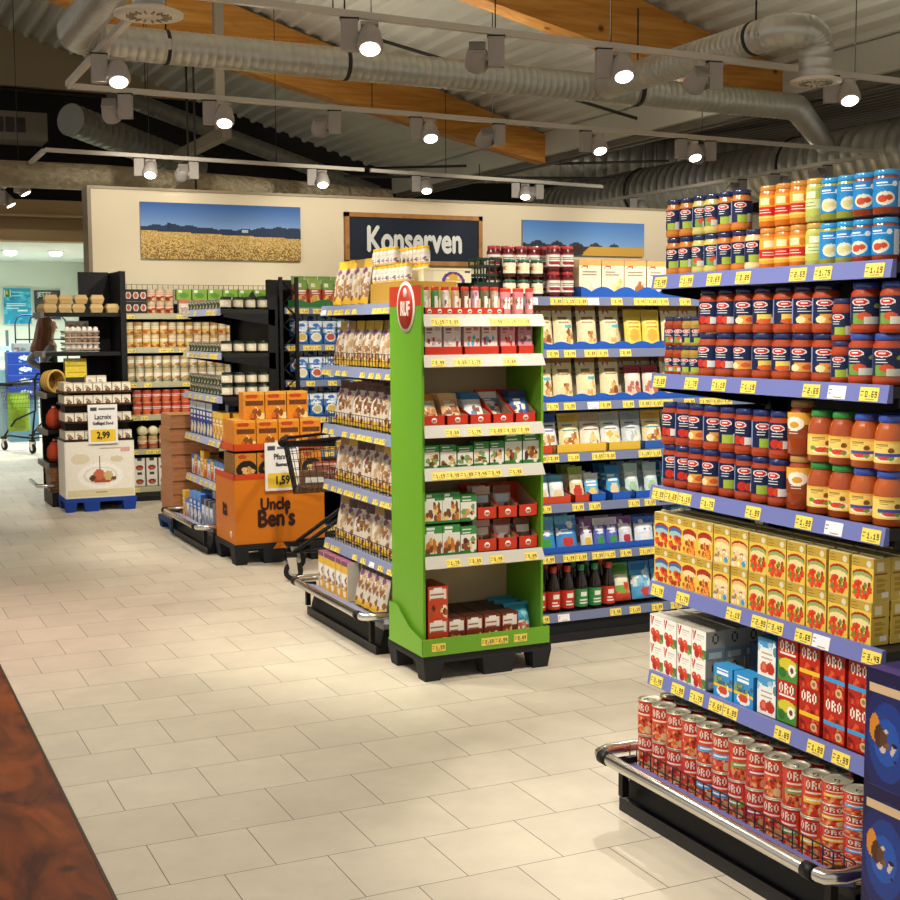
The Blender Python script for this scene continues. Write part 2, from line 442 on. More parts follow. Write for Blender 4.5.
def diffuser(x, y, z, r, label, top):
    mb = MB(); mb.lathe([(.001, z + .01), (r * .35, z), (r * .42, z + .012), (r * .62, z), (r * .7, z + .012), (r, z + .004), (r, z + .02), (r * .5, z + .05)], 28, 'card', 'e8dfcd')
    k = MB(); k.lathe([(r * .49, z + .03), (r * .49, top)], 20, 'galvanised')
    v = MB()
    for i in range(16):
        a = 2 * PI * i / 16; v.box(-.004, .004, r * .42, r * .66, z - .004, z + .004, 'card', '9d8f78')
        for q in range(len(v.v) - 8, len(v.v)):
            X, Y, Z = v.v[q]; v.v[q] = (X * math.cos(a) - Y * math.sin(a), X * math.sin(a) + Y * math.cos(a), Z)
    return inst(Spec('ceiling_diffuser', mb, [Spec('neck', k), Spec('vane_ring', v)]), (x, y, 0), 0, label, 'air vent', 'round air diffusers')
diffuser(1.44, 6.44, 3.1, .165, 'white round air diffuser at the upper left', 3.25)
diffuser(5.4, 6.28, 3.05, .15, 'white round air diffuser under the branch duct on the right', 3.06)
mb = MB(); mb.box(1.0, 2.36, 16, 16.5, 3.8, 4.12, 'card', '6d675a'); k = MB()
for i in range(9): k.box(1.05 + i * .12, 1.15 + i * .12, 15.985, 16.0, 3.88, 4.05, 'card', '26241f')
thing('air_unit', mb, 'grey boxy air unit hung high at the far left', 'air conditioner', kids=[Spec('grille', k)])
mb = MB(); mb.box(3.22, 3.3, 11.76, 11.84, 3.41, 4.95, 'card', '857b68'); thing('hanger_post', mb, 'grey vertical hanger post in front of the far timber beam', 'post')
mb = MB(); mb.box(3.66, 3.76, 13.18, 15.3, 3.54, 3.66, 'card', '857b68'); thing('box_beam', mb, 'grey short box section running away above the back wall', 'beam')
for (a, b, lab) in [((4.0, 10.5, 4.1), (6.9, 10.5, 3.55), 'thin dark conduit slanting under the roof sheets behind the duct'), ((-2, 16.9, 4.55), (3.6, 16.9, 4.5), 'thin dark pipe under the gable at the far left'),
                    ((5.3, 6.9, 4.02), (5.9, 7.2, 3.9), 'short dark conduit beside the right diffuser'), ((5.4, 14.3, 3.35), (8.2, 12.9, 3.3), 'long dark conduit over the back wall sign'),
                    ((6.0, 16.5, 3.7), (9.0, 13.0, 3.55), 'thin grey conduit below the valley gutter'), ((4.7, 16.1, 3.42), (6.5, 16.4, 3.3), 'dim pipe beyond the back wall')]:
    mb = MB(); mb.tube([a, b], .016, 8, 'dark_steel'); k = MB(); m_ = Vector(a).lerp(Vector(b), .5); k.tube([m_, m_ + Vector((0, 0, .15))], .006, 6, 'dark_steel')
    thing('conduit', mb, lab, 'pipe', 'conduits under the roof', [Spec('clip', k)])

# ------------------------------------------------------------------ light tracks and spotlights
def track(a, b, label, wires=()):
    a, b = Vector(a), Vector(b); d = (b - a).normalized(); n = Vector((-d.y, d.x, 0)) * .018
    mb = MB(); mb.hexa([tuple(q) for q in (a - n, b - n, b + n, a + n, a - n + Vector((0, 0, .035)), b - n + Vector((0, 0, .035)), b + n + Vector((0, 0, .035)), a + n + Vector((0, 0, .035)))], 'track_white')
    kids = []
    for t in wires:
        p = a.lerp(b, t); k = MB(); top = 6 - .3 * p.x - .05 if p.x < 7.3 else 3.85
        k.tube([p + Vector((0, 0, .03)), (p.x, p.y, top)], .004, 5, 'dark_steel'); kids.append(Spec('hanger_wire', k))
    return thing('light_track', mb, label, 'light track', 'ceiling light tracks', kids)
track((1.55, 6.4, 3.2), (8, 6.8, 3.2), 'nearest pale light track crossing the top of the picture', (.13, .28, .4, .7))
track((1.48, 9.08, 3.2), (8.9, 9.48, 3.2), 'middle pale light track crossing below the silver duct', (.07, .3, .44, .72))
track((1.79, 12.33, 3.2), (4.98, 12.61, 3.2), 'left length of the far light track above the back wall', (.3, .7))
track((5.06, 12.62, 3.2), (8.1, 13.03, 3.2), 'right length of the far light track above the back wall', (.3, .8))
track((1.47, 9.02, 3.2), (1.46, 5.6, 3.2), 'pale light track running forward from the upper left corner')
track((1.79, 12.4, 3.2), (1.82, 16.2, 3.2), 'pale light track running away over the far left', (.5,))
track((9.02, 9.6, 3.2), (9.04, 14.9, 3.2), 'light track running away along the right side', (.2, .7))
bx = MB(); bx.box(-.045, .045, -.03, .03, -.17, -.012, 'lamp_grey'); bx.box(-.05, .02, -.012, .012, -.014, .0, 'card', '1d1b1a')
def tilt(mb, ang, off):
    return mb.move(Matrix.Translation(off) @ Matrix.Rotation(ang, 4, 'X'))
def spot_spec(ang=150):
    hd = MB(); hd.lathe([(.001, -.07), (.036, -.07), (.05, -.04), (.06, .015), (.06, .04), (.05, .05)], 18, 'lamp_grey')
    for i in range(5): hd.box(-.04, .04, -.002, .002, -.085, -.065, 'lamp_grey'); hd.v[-8:] = [(p[0], p[1] + (i - 2) * .014, p[2]) for p in hd.v[-8:]]
    ln = MB(); ln.lathe([(.001, .046), (.044, .051), (.044, .053), (.001, .053)], 18, 'lamp_lens')
    M = Matrix.Translation((.105, -.03, -.12)) @ Matrix.Rotation(math.radians(ang), 4, 'X')
    S_ = Matrix.Scale(1.15, 4); hd.move(M @ S_); ln.move(M @ S_)
    arm = MB(); arm.box(.03, .06, -.02, .02, -.14, -.1, 'lamp_grey')
    return Spec('track_spotlight', bx if False else MB().box(-.045, .045, -.03, .03, -.17, -.012, 'lamp_grey'), [Spec('lamp_head', hd, [Spec('lens', ln)]), Spec('bracket', arm), Spec('track_adapter', MB().box(-.05, .05, -.014, .014, -.014, 0, 'card', '1d1b1a'))])
SPOT = spot_spec(); SPOTB = spot_spec(122)
n_ = 0
tn = {'A': 'nearest track', 'B': 'middle track', 'C': 'far track', 'R': 'right side track', 'X': 'far left track', 'W': 'forward running left track'}
fix = {'A': [(2.48, 6.46, 0), (3.36, 6.51, 1), (4.08, 6.555, 0), (4.89, 6.6, 1), (5.86, 6.665, 0)],
       'B': [(1.86, 9.1, 1), (2.45, 9.13, 0), (3.4, 9.18, 1), (4.07, 9.22, 0), (4.8, 9.26, 1), (5.62, 9.3, 0), (6.6, 9.355, 0), (6.92, 9.375, 1)],
       'C': [(2.65, 12.405, 0), (3.17, 12.45, 1), (4.4, 12.56, 0), (5.6, 12.69, 0), (6.88, 12.865, 0), (7.2, 12.91, 1)],
       'R': [(9.03, 13.8, 0), (9.03, 11.65, 1), (9.03, 11.1, 0), (9.03, 10.3, 1)],
       'X': [(1.8, 14.4, 2), (1.815, 15.8, 2)], 'W': [(1.46, 7.86, 0)]}
for t, L_ in fix.items():
    for i, (x, y, d) in enumerate(L_):
        inst(SPOTB if d == 1 else SPOT, (x, y, 3.2), {0: random.uniform(-.5, -.1), 1: PI + random.uniform(-.5, .3), 2: 1.2}[d], '%s spotlight from the left on the %s' % (ORD[i], tn[t]) if len(L_) > 1 else 'lone lit spotlight on the %s' % tn[t], 'spotlight', 'ceiling spotlights')
for i, x in enumerate((2.25, 2.86)):
    k = MB(); k.lathe([(.001, 2.625), (.05, 2.63), (.085, 2.655), (.095, 2.69)], 20, 'downlight_lens')
    r = MB(); r.lathe([(.09, 2.685), (.12, 2.685), (.12, 2.7), (.09, 2.7)], 20, 'card', 'e6e6e0')
    inst(Spec('downlight', r, [Spec('lens', k)]), (x, 19, 0), 0, ('left', 'right')[i] + ' round recessed light in the white side room ceiling', 'light', 'recessed side room lights')

def lamp(loc, to, power, size=55, col=(1, .86, .68), blend=.7, r=.06):
    l = bpy.data.lights.new('spot_lamp', 'SPOT'); l.energy = power; l.spot_size = math.radians(size); l.spot_blend = blend; l.color = col; l.shadow_soft_size = r
    o = bpy.data.objects.new('spot_lamp', l); COL.objects.link(o); o.location = loc
    o.rotation_euler = (Vector(to) - Vector(loc)).to_track_quat('-Z', 'Y').to_euler()
W = (1, .93, .81)
# lamps at the visible tracks, plus unseen lamps added to brighten racks, wall and floor
PW = .78
for a, b, p, s in [((.5, 3.9, 3.15), (2.5, 3.2, 1.0), 220, 60), ((.5, 2.4, 3.15), (2.5, 2.7, 1.1), 210, 60), ((.3, 3.2, 3.15), (2.5, 3.1, .5), 150, 50),
                   ((.8, 5.4, 3.15), (2.6, 5.6, 1.0), 170, 55), ((.9, 6.6, 3.15), (2.5, 6.4, .8), 260, 60),
                   ((3.3, 4.0, 3.15), (3.5, 5.8, .9), 280, 62), ((4.4, 4.0, 3.15), (4.3, 5.8, .9), 220, 62), ((2.3, 3.9, 3.15), (2.7, 5.3, .9), 150, 55),
                   ((1.0, 9.5, 3.15), (2.5, 9.5, .8), 240, 60), ((3.36, 6.5, 3.0), (3.5, 9.1, 1.0), 260, 60), ((2.2, 6.4, 3.0), (2.7, 8.5, .6), 260, 55),
                   ((1.86, 9.1, 3.0), (2.0, 11.8, .6), 260, 50), ((3.4, 9.2, 3.0), (3.2, 12.2, 1.0), 260, 60), ((1.0, 10.4, 3.15), (1.9, 12.2, 1.2), 160, 50),
                   ((2.65, 11.2, 3.1), (2.9, 12.7, 2.45), 90, 90), ((4.6, 11.2, 3.1), (4.8, 12.7, 2.45), 90, 90), ((6.6, 11.2, 3.1), (6.8, 12.7, 2.45), 90, 90), ((8.4, 11.2, 3.1), (8.6, 12.7, 2.45), 90, 90),
                   ((1.46, 7.8, 3.05), (1.6, 6.6, 0), 160, 75), ((2.48, 6.4, 3.05), (1.6, 4.6, 0), 150, 75), ((1.2, 9.0, 3.05), (1.3, 8.6, 0), 150, 85), ((.6, 4.6, 3.15), (.9, 4.6, 0), 140, 100), ((1.3, 6.0, 3.15), (1.2, 5.4, 0), 120, 100),
                   ((4.08, 6.5, 3.0), (3.2, 4.6, 0), 200, 70), ((4.07, 9.2, 3.0), (4.0, 7.6, .3), 150, 70), ((1.8, 14.4, 3.0), (1.2, 13.6, 0), 150, 90), ((5.86, 6.6, 3.0), (5.3, 4.9, .6), 150, 70)]:
    lamp(a, b, p * PW, s, W)
# unseen uplights added above track height to brighten the roof sheets
for x, y, p in ((2.0, 6.6, 30), (4.0, 6.7, 26), (6.0, 6.8, 22), (2.6, 9.2, 32), (4.6, 9.4, 26), (6.6, 9.5, 20), (3.2, 4.2, 40), (6.0, 4.2, 34), (.8, 4.2, 40), (.6, 8.8, 30), (4.2, 11.4, 22), (2.8, 11.2, 22), (8.6, 10.4, 18)):
    lamp((x, y, 3.28), (x + .2, y, 6), p * 1.5, 165, W, 1, .25)
lamp((-.8, 7.0, 3.1), (.2, 7.2, 0), 150, 60, (1, .42, .4), .9)
for x in (2.25, 2.86, .9):
    for y in (17.9, 20.2): lamp((x, y, 2.68), (x, y, 0), 190, 150, (.9, 1, .98), .8)
SC.world = bpy.data.worlds.new('World'); SC.world.use_nodes = True
SC.world.node_tree.nodes['Background'].inputs[0].default_value = (1, .95, .87, 1)
SC.world.node_tree.nodes['Background'].inputs[1].default_value = .55
# camera
cd = bpy.data.cameras.new('Camera'); cam = bpy.data.objects.new('Camera', cd); COL.objects.link(cam)
cd.sensor_width = 36; cd.lens = 1300 / 900 * 36; cd.clip_start = .05; cd.clip_end = 100
yw, pt, rl = .4403, .0936, -.005
f0 = Vector((math.sin(yw), math.cos(yw), 0)); r0 = Vector((math.cos(yw), -math.sin(yw), 0)); u0 = Vector((0, 0, 1))
fw = f0 * math.cos(pt) - u0 * math.sin(pt); up = u0 * math.cos(pt) + f0 * math.sin(pt)
R_ = r0 * math.cos(rl) + up * math.sin(rl); U_ = up * math.cos(rl) - r0 * math.sin(rl)
cam.matrix_world = Matrix(((R_.x, U_.x, -fw.x, 0), (R_.y, U_.y, -fw.y, 0), (R_.z, U_.z, -fw.z, 1.6), (0, 0, 0, 1)))
SC.camera = cam
SC.view_settings.view_transform = 'Standard'; SC.view_settings.look = 'None'; SC.view_settings.exposure = 0; SC.view_settings.gamma = 1
# ================================================================== product kinds
NAVY, RED, ORG, YEL, CRM, WHT, GRN, BLU = '121d45', 'c4301c', 'd9702a', 'f0c628', 'efe3c4', 'f2f0ea', '3f8a35', '1f57b8'
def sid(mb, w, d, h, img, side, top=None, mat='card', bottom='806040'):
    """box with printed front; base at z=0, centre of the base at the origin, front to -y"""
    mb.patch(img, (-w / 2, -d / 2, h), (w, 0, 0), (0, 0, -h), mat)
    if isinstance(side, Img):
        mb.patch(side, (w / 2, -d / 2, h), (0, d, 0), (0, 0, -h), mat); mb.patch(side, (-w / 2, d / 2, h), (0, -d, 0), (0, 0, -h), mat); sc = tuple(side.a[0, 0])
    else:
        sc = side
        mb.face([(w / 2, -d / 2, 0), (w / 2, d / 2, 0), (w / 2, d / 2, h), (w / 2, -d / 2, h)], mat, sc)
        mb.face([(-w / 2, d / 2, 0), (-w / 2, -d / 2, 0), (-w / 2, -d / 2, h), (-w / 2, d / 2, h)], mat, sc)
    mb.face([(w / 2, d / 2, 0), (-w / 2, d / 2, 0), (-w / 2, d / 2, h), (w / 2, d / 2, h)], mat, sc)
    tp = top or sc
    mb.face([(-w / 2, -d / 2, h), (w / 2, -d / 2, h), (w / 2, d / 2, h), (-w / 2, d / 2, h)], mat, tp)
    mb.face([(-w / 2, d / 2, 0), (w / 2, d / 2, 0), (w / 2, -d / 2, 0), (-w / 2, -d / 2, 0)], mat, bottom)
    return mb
def carton(name, w, d, h, img, side, top=None, mat='card', flap=None):
    mb = sid(MB(), w, d, h, img, side, top, mat)
    if flap:
        k = MB(); k.box(-w / 2, w / 2, -.003, .003, h, h + .006, 'card', flap); k.box(-w / 2 * .96, w / 2 * .96, -d / 2, d / 2, h, h + .0015, 'card', flap)
        return Spec(name, mb, [Spec('top_fold', k)])
    return Spec(name, mb)
def jar(name, r, h, food, lid, img, kind='straight', a0=-195, a1=15, zl=(.16, .66), cap=.87):
    if kind == 'straight':
        pr = [(.001, 0), (r * .9, 0), (r, h * .03), (r, h * .12), (r * .975, h * .15), (r * .975, h * .67), (r, h * .7), (r, h * .77), (r * .84, h * .86), (r * .84, h * .9)]
    elif kind == 'round':
        pr = [(.001, 0), (r * .9, 0), (r, h * .03), (r, h * .58), (r * .97, h * .68), (r * .86, h * .78), (r * .72, h * .86), (r * .7, h * .9)]
    else:
        pr = [(.001, 0), (r * .9, 0), (r, h * .03), (r, h * .8), (r * .9, h * .87), (r * .88, h * .9)]
    body = MB(); body.lathe(pr, 22, 'gloss', food)
    kids = []
    if img:
        lb = MB(); lb.wrap(img, r * 1.006, h * zl[0], h * zl[1], a0, a1); kids.append(Spec('paper_label', lb))
    rl = {'straight': .9, 'round': .8}.get(kind, .95)
    ld = MB(); ld.lathe([(r * rl * .98, h * cap), (r * rl, h * (cap + .01)), (r * rl, h * .975), (r * rl * .94, h), (.001, h)], 22, 'gloss', lid); kids.append(Spec('lid', ld))
    return Spec(name, body, kids)
def can(name, r, h, img, tin='cfc7ae', a0=-250, a1=70, pull=True):
    mb = MB(); mb.wrap(img, r, h * .035, h * .965, a0, a1, 'card' if img.w < 20 else 'gloss')
    if a1 - a0 < 359: mb.wrap(Img(6, 1, tuple(img.a[-1, 0])), r, h * .035, h * .965, a1, a0 + 360, 'card')
    rim = MB(); rim.lathe([(r * .99, h * .965), (r * 1.03, h * .97), (r * 1.03, h), (r * .95, h), (r * .93, h - .004), (r * .5, h - .004), (r * .48, h - .003), (.001, h - .003)], 22, 'metal_print', tin)
    foot = MB(); foot.lathe([(.001, .001), (r * 1.02, 0), (r * 1.03, h * .03), (r * .99, h * .036)], 22, 'metal_print', tin)
    kids = [Spec('tin_lid', rim), Spec('bottom_rim', foot)]
    if pull:
        t = MB(); t.tube([(-.006, -r * .6, h - .001), (-.006, -r * .1, h - .001), (.006, -r * .1, h - .001), (.006, -r * .6, h - .001), (-.006, -r * .6, h - .001)], .0014, 6, 'chrome'); kids[0].add(Spec('pull_tab', t))
    return Spec(name, mb, kids)
def pouch(name, w, d, h, img, back='c9c2b2', nu=20, nv=26, mat='foil', crimp=True):
    q = random.Random(name + str(w)); ph = q.uniform(0, 6)
    def prof(u, v):
        x = 2 * u - 1; z = 1 - v
        t = (1 - abs(x) ** 3) * min(1, (1 - z) * 2.2 + .05) * (1 if z > .08 else .75 + z * 3)
        wob = .06 * math.sin(9 * u + ph) * math.sin(7 * v + ph)
        return x, z, t * (1 + wob)
    def front(u, v):
        x, z, t = prof(u, v); return (x * w / 2 * (1 - .05 * (1 - abs(2 * z - 1))), -d / 2 * t, z * h)
    def rear(u, v):
        x, z, t = prof(u, v); return (x * w / 2 * (1 - .05 * (1 - abs(2 * z - 1))), d / 2 * t, z * h)
    mb = MB(); mb.surf(front, nu, nv, img, mat); mb.surf(rear, nu, nv, None, mat, back, flip=True)
    kids = []
    if crimp:
        k = MB(); k.box(-w / 2, w / 2, -.002, .002, h - .002, h + .012, mat, tuple(img.a[0, img.w // 2])); kids.append(Spec('sealed_edge', k))
    return Spec(name, mb, kids)
def tray(name, w, d, hf, col, hb=None, n=1, logo=None, wave=False, t=.004):
    hb = hb or hf; mb = MB()
    mb.box(-w / 2, w / 2, -d / 2, d / 2, 0, t, 'card', col)
    if wave:
        m = max(2, int(n) * 8)
        def f(u, v): return (-w / 2 + w * u, -d / 2, (hf * (.55 + .45 * abs(math.cos(PI * u * n)))) * (1 - v))
        mb.surf(f, m, 1, None, 'card', col, False); 
        def f2(u, v): return (-w / 2 + w * u, -d / 2 + t, (hf * (.55 + .45 * abs(math.cos(PI * u * n)))) * (1 - v))
        mb.surf(f2, m, 1, None, 'card', col, False, True)
    else: mb.box(-w / 2, w / 2, -d / 2, -d / 2 + t, 0, hf, 'card', col)
    mb.box(-w / 2, w / 2, d / 2 - t, d / 2, 0, hb, 'card', col)
    for s in (-1, 1):
        x0 = s * w / 2; x1 = x0 - s * t
        p = [(x0, -d / 2, 0), (x0, d / 2, 0), (x0, d / 2, hb), (x0, -d / 2, hf)]
        r = [(x1,) + q[1:] for q in p]
        mb.face(p, 'card', col); mb.face(r[::-1], 'card', 'b9a88c' if hb > hf else col)
        mb.face([p[2], p[3], r[3], r[2]], 'card', col); mb.face([p[3], p[0], r[0], r[3]], 'card', col); mb.face([p[1], p[2], r[2], r[1]], 'card', col)
    kids = []
    if logo:
        k = MB()
        for i in range(int(n)):
            cx = -w / 2 + w * (i + .5) / n
            k.lathe([(.001, .0), (logo, 0), (logo, .001), (.001, .001)], 14, 'card', 'f3e6dc'); k.v[-56:] = [(p[0] + cx, -d / 2 - .0012 + p[2] * .5, p[1] + hf * .5) for p in k.v[-56:]]
            k.box(cx - logo * .6, cx + logo * .6, -d / 2 - .0022, -d / 2 - .001, hf * .5 - logo * .25, hf * .5 + logo * .3, 'card', col)
        kids.append(Spec('roundel', k))
    return Spec(name, mb, kids)

# ---- printed artwork (plain, in the colours of the photograph)
def im_sauce(pic=0, bg=NAVY, stripe=True):
    i = Img(60, 38, bg)
    i.rect(0, 0, .2, 1, '7d93c0').lines(.02, .16, .1, .9, 8, '4b5f92', pic) if stripe else None
    i.ell(.47, .2, .17, .13, 'f4ece6').ell(.47, .2, .14, .1, 'c5261f').rect(.4, .17, .54, .22, 'f6e9e2')
    i.lines(.34, .62, .4, .5, 2, 'f0eee8', pic)
    if pic == 0: i.ell(.42, .8, .12, .17, 'c02a18').ell(.6, .82, .11, .17, 'd2431f').rect(.6, .68, .78, .98, 'e6e2dc')
    elif pic == 1: i.rect(.38, .62, .78, 1, 'e09a44').ell(.4, .85, .1, .14, 'e9d9a0').ell(.65, .82, .1, .1, 'cf5a24')
    elif pic == 2: i.rect(.42, .6, .72, .95, 'e8c95e').ell(.6, .9, .2, .12, 'd8602a').rect(.7, .7, .84, .98, 'ded9d0')
    elif pic == 3: i.rect(.34, .6, .55, 1, '6d9a3c').ell(.55, .72, .13, .14, 'c9502a').rect(.55, .75, .82, 1, 'c9cbbb').ell(.78, .35, .06, .08, '8a9c3c')
    elif pic == 4: i.rect(.4, .66, .66, 1, '9fb53a').rect(.66, .6, .84, 1, 'd5d0c4')
    i.rect(.84, 0, 1, 1, '25355f')
    return i.noise(.03, pic)
def im_arrabb():
    return Img(60, 38, 'f0a733').rect(0, .45, 1, .8, 'c5231c').lines(.3, .75, .55, .65, 2, 'f6e6d4', 3).rect(.35, .1, .62, .36, 'f8e2b0').ell(.7, .25, .09, .14, 'd98026').rect(0, .82, 1, .88, 'f4d77a').noise(.03, 5)
def im_green():
    return Img(60, 38, 'b6bd55').rect(0, .4, 1, .75, 'd8dca0').lines(.3, .7, .5, .62, 2, '5f7a22', 3).rect(.35, .1, .62, .34, 'f0eccb').noise(.03, 6)
def im_pesto(c='d9cf8a'):
    return Img(60, 38, '1d86c9').lines(.3, .68, .14, .24, 2, 'f3f6f6', 1).ell(.5, .7, .2, .24, 'e9e2c6').ell(.45, .72, .1, .13, c).ell(.58, .68, .08, .1, c).rect(.8, .1, 1, 1, 'd9dfe2').ell(.7, .2, .06, .09, 'e9f0f4').noise(.03, 7)
def im_soup(lid='g'):
    i = Img(60, 36, 'f0cf6e').rect(0, 0, 1, .1, 'e3b54a')
    i.lines(.3, .55, .15, .3, 3, '8a6a2c', 2).ell(.6, .42, .05, .12, '7a4a28').ell(.5, .75, .2, .18, 'f4ead0').ell(.5, .74, .15, .13, 'd0482a').ell(.32, .66, .06, .1, '6f9434').ell(.6, .8, .05, .08, '6f9434')
    if lid == 'b': i.rect(.26, .55, .75, .7, '3b50a0').rect(.78, .1, 1, .9, 'e8e4da')
    return i.noise(.03, 8)
def im_brand_brown():
    return Img(54, 40, '8a3d1a').rect(0, 0, 1, .46, 'e6ad3c').ell(.42, .42, .2, .26, 'f5ead8').ell(.42, .47, .1, .12, 'd49a33').lines(.3, .6, .68, .78, 2, 'f2e6d6', 4).noise(.03, 9)
def im_passata(kind):
    i = Img(40, 54, 'e3c44e').rect(0, 0, 1, .22, 'bd9c3c').lines(.06, .4, .05, .2, 3, '7a5a1a', kind).ell(.78, .13, .11, .08, 'd9d3b4')
    col = ['3468a8', 'a83020', 'e3b86a', 'a82c22'][kind]
    i.ell(.5, .42, .46, .14, 'a82a20').ell(.5, .47, .44, .13, col if kind != 3 else '8fae60').ell(.5, .53, .42, .1, 'f4dca0' if kind == 2 else '9cc0c0' if kind == 0 else 'f0d59a')
    pc = [['c8371c', 'd9512a', 'b02a14'], ['e07a2c', 'd9602a', 'e8b04a'], ['ecc9a0', 'e3b489', 'f0d8b8'], ['c6361e', 'd9452a', '6c8a3c', 'c93a20']][kind]
    i.dots(34, .12, .6, .88, .94, .09, pc + [tuple(min(1, v * 1.2) for v in hx(pc[0])), tuple(v * .7 for v in hx(pc[1]))], kind)
    if kind == 2: i.ell(.75, .88, .12, .08, '3f9ad0')
    return i.noise(.02, kind)
def im_gg():
    i = Img(42, 46, 'f3efe6').tri(.03, .05, .32, .05, .14, .42, 'b8281c').tri(.12, .05, .2, .05, .12, .3, 'f3efe6').lines(.36, .86, .16, .32, 3, 'bdb9ae', 2)
    i.rect(.55, .62, 1, .94, '4f7f3a').ell(.24, .62, .17, .15, 'c93520').ell(.56, .66, .17, .16, 'd4452a').ell(.36, .84, .17, .14, 'b52a18').ell(.7, .84, .14, .12, 'cf4024').ell(.2, .57, .05, .04, 'ea8a68').ell(.52, .6, .05, .04, 'ea9a78').ell(.8, .9, .12, .08, '7aa04a')
    return i.noise(.03, 3)
def im_oro(kind):
    i = Img(30, 40, 'b92411')
    if kind == 'sugo': i.rect(0, .5, 1, 1, '4d8a33').ell(.5, .6, .45, .15, 'd8c83a').ell(.72, .72, .2, .15, 'f4f0e0').ell(.72, .72, .08, .07, '6a3a24').ell(.25, .82, .2, .12, '2f6f2a').rect(.1, .32, .9, .38, 'f4e8da')
    else:
        i.dots(30, .08, .42, .92, .95, .08, ['d8552a', 'dd7a34', 'a81c0c', 'd0421f', '7a1408'], 2).ell(.72, .85, .15, .1, 'd9b98a').ell(.72, .85, .08, .06, '9a6a3a')
        i.rect(0, .56, 1, .66, 'f0c22a' if kind == 'yel' else '3f9bd6' if kind == 'blu' else 'd23a20')
    i.rect(.06, .06, .94, .26, 'a51d10').text('ORO', .12, .07, 'f6ead8', 2).rect(.84, .08, .9, .24, '4d5a2c')
    return i.noise(.03, 4)
def im_can(kind):
    i = Img(96, 44, 'c02812')
    i.rect(.35, .05, .66, .95, 'd8431f').dots(44, .36, .5, .65, .95, .025, ['d0602a', 'b0240f', 'd88a4a', 'c9302a', '8a1a0c', 'e0b070'], kind)
    i.rect(.38, .06, .63, .34, 'b02414').text('ORO', .39, .09, 'e6d6c2', 2).rect(.38, .36, .62, .4, 'f0dfce')
    b = {0: None, 1: '4aa3d8', 2: 'efbf2e', 3: '7f9a4a', 4: 'b52a4a'}[kind]
    if b: i.rect(.34, .5, .66, .66, b).rect(.4, .55, .6, .6, 'f2efe6')
    i.ell(.6, .84, .05, .12, 'd8b88a').rect(.1, .15, .22, .85, 'e8dccb').lines(.11, .21, .2, .8, 7, '8a7060', kind)
    return i.noise(.03, kind)
def im_plain(bg, seed, top=None, pic=(), w=14, h=16, txt='f5f0e6', logo=None):
    i = Img(w, h, bg)
    if top: i.rect(0, 0, 1, .22, top)
    i.lines(.18, .85, .3, .45, 2, txt, seed)
    if pic: i.dots(9, .2, .6, .8, .92, .16, list(pic), seed)
    if logo: i.ell(.4, .13, .22, .09, logo)
    return i.noise(.03, seed)
def im_ing(bg, top, pic, seed, wave=BLU, name='a07a50'):
    """baking ingredient pouch: cream with a brown top and a picture"""
    i = Img(22, 30, bg).rect(0, 0, 1, .14, top).ell(.3, .17, .18, .04, 'c8402c').ell(.3, .17, .12, .025, 'f0e6dc')
    i.lines(.2, .85, .28, .38, 2, name, seed).rect(.5, .46, .9, .54, '59b3bf' if seed % 2 else bg).dots(8, .35, .62, .85, .85, .13, pic, seed).rect(0, .92, 1, 1, wave)
    return i.noise(.025, seed)
def im_soupbag(bowl, seed, bg='2f74c0'):
    i = Img(22, 28, bg).rect(0, 0, 1, .2, 'dfeaf4').ell(.55, .12, .25, .08, '2f6ab8').dots(6, .1, .2, .9, .5, .12, ['8fbbe6', '3c82cc', 'cfe2f2'], seed).ell(.5, .7, .42, .22, 'f0ece0').ell(.5, .7, .33, .16, bowl).rect(.15, .36, .8, .44, 'f4f2e8')
    return i.noise(.03, seed)

# ---- the price tags, one per price
def tag_spec(txt, col='f2d860', w=.068, h=.036):
    i = Img(24, 11, col).text(txt, .32, .28, '3a3320', 1).rect(.05, .3, .2, .4, '7a6c30').rect(.05, .55, .16, .65, '7a6c30').rect(.35, .82, .8, .9, 'a8963f')
    mb = MB(); mb.box(-w / 2, w / 2, 0, .0015, 0, h, 'card', col); mb.patch(i, (-w / 2, -.0004, h), (w, 0, 0), (0, 0, -h))
    return mb.mesh('price_tag')
TAGS = [tag_spec(t) for t in ('1,99', '2,69', '2,99', '0,89', '1,79', '3,49', '1,19', '0,69')]
TAGW = tag_spec('    ', 'eeeaf0')

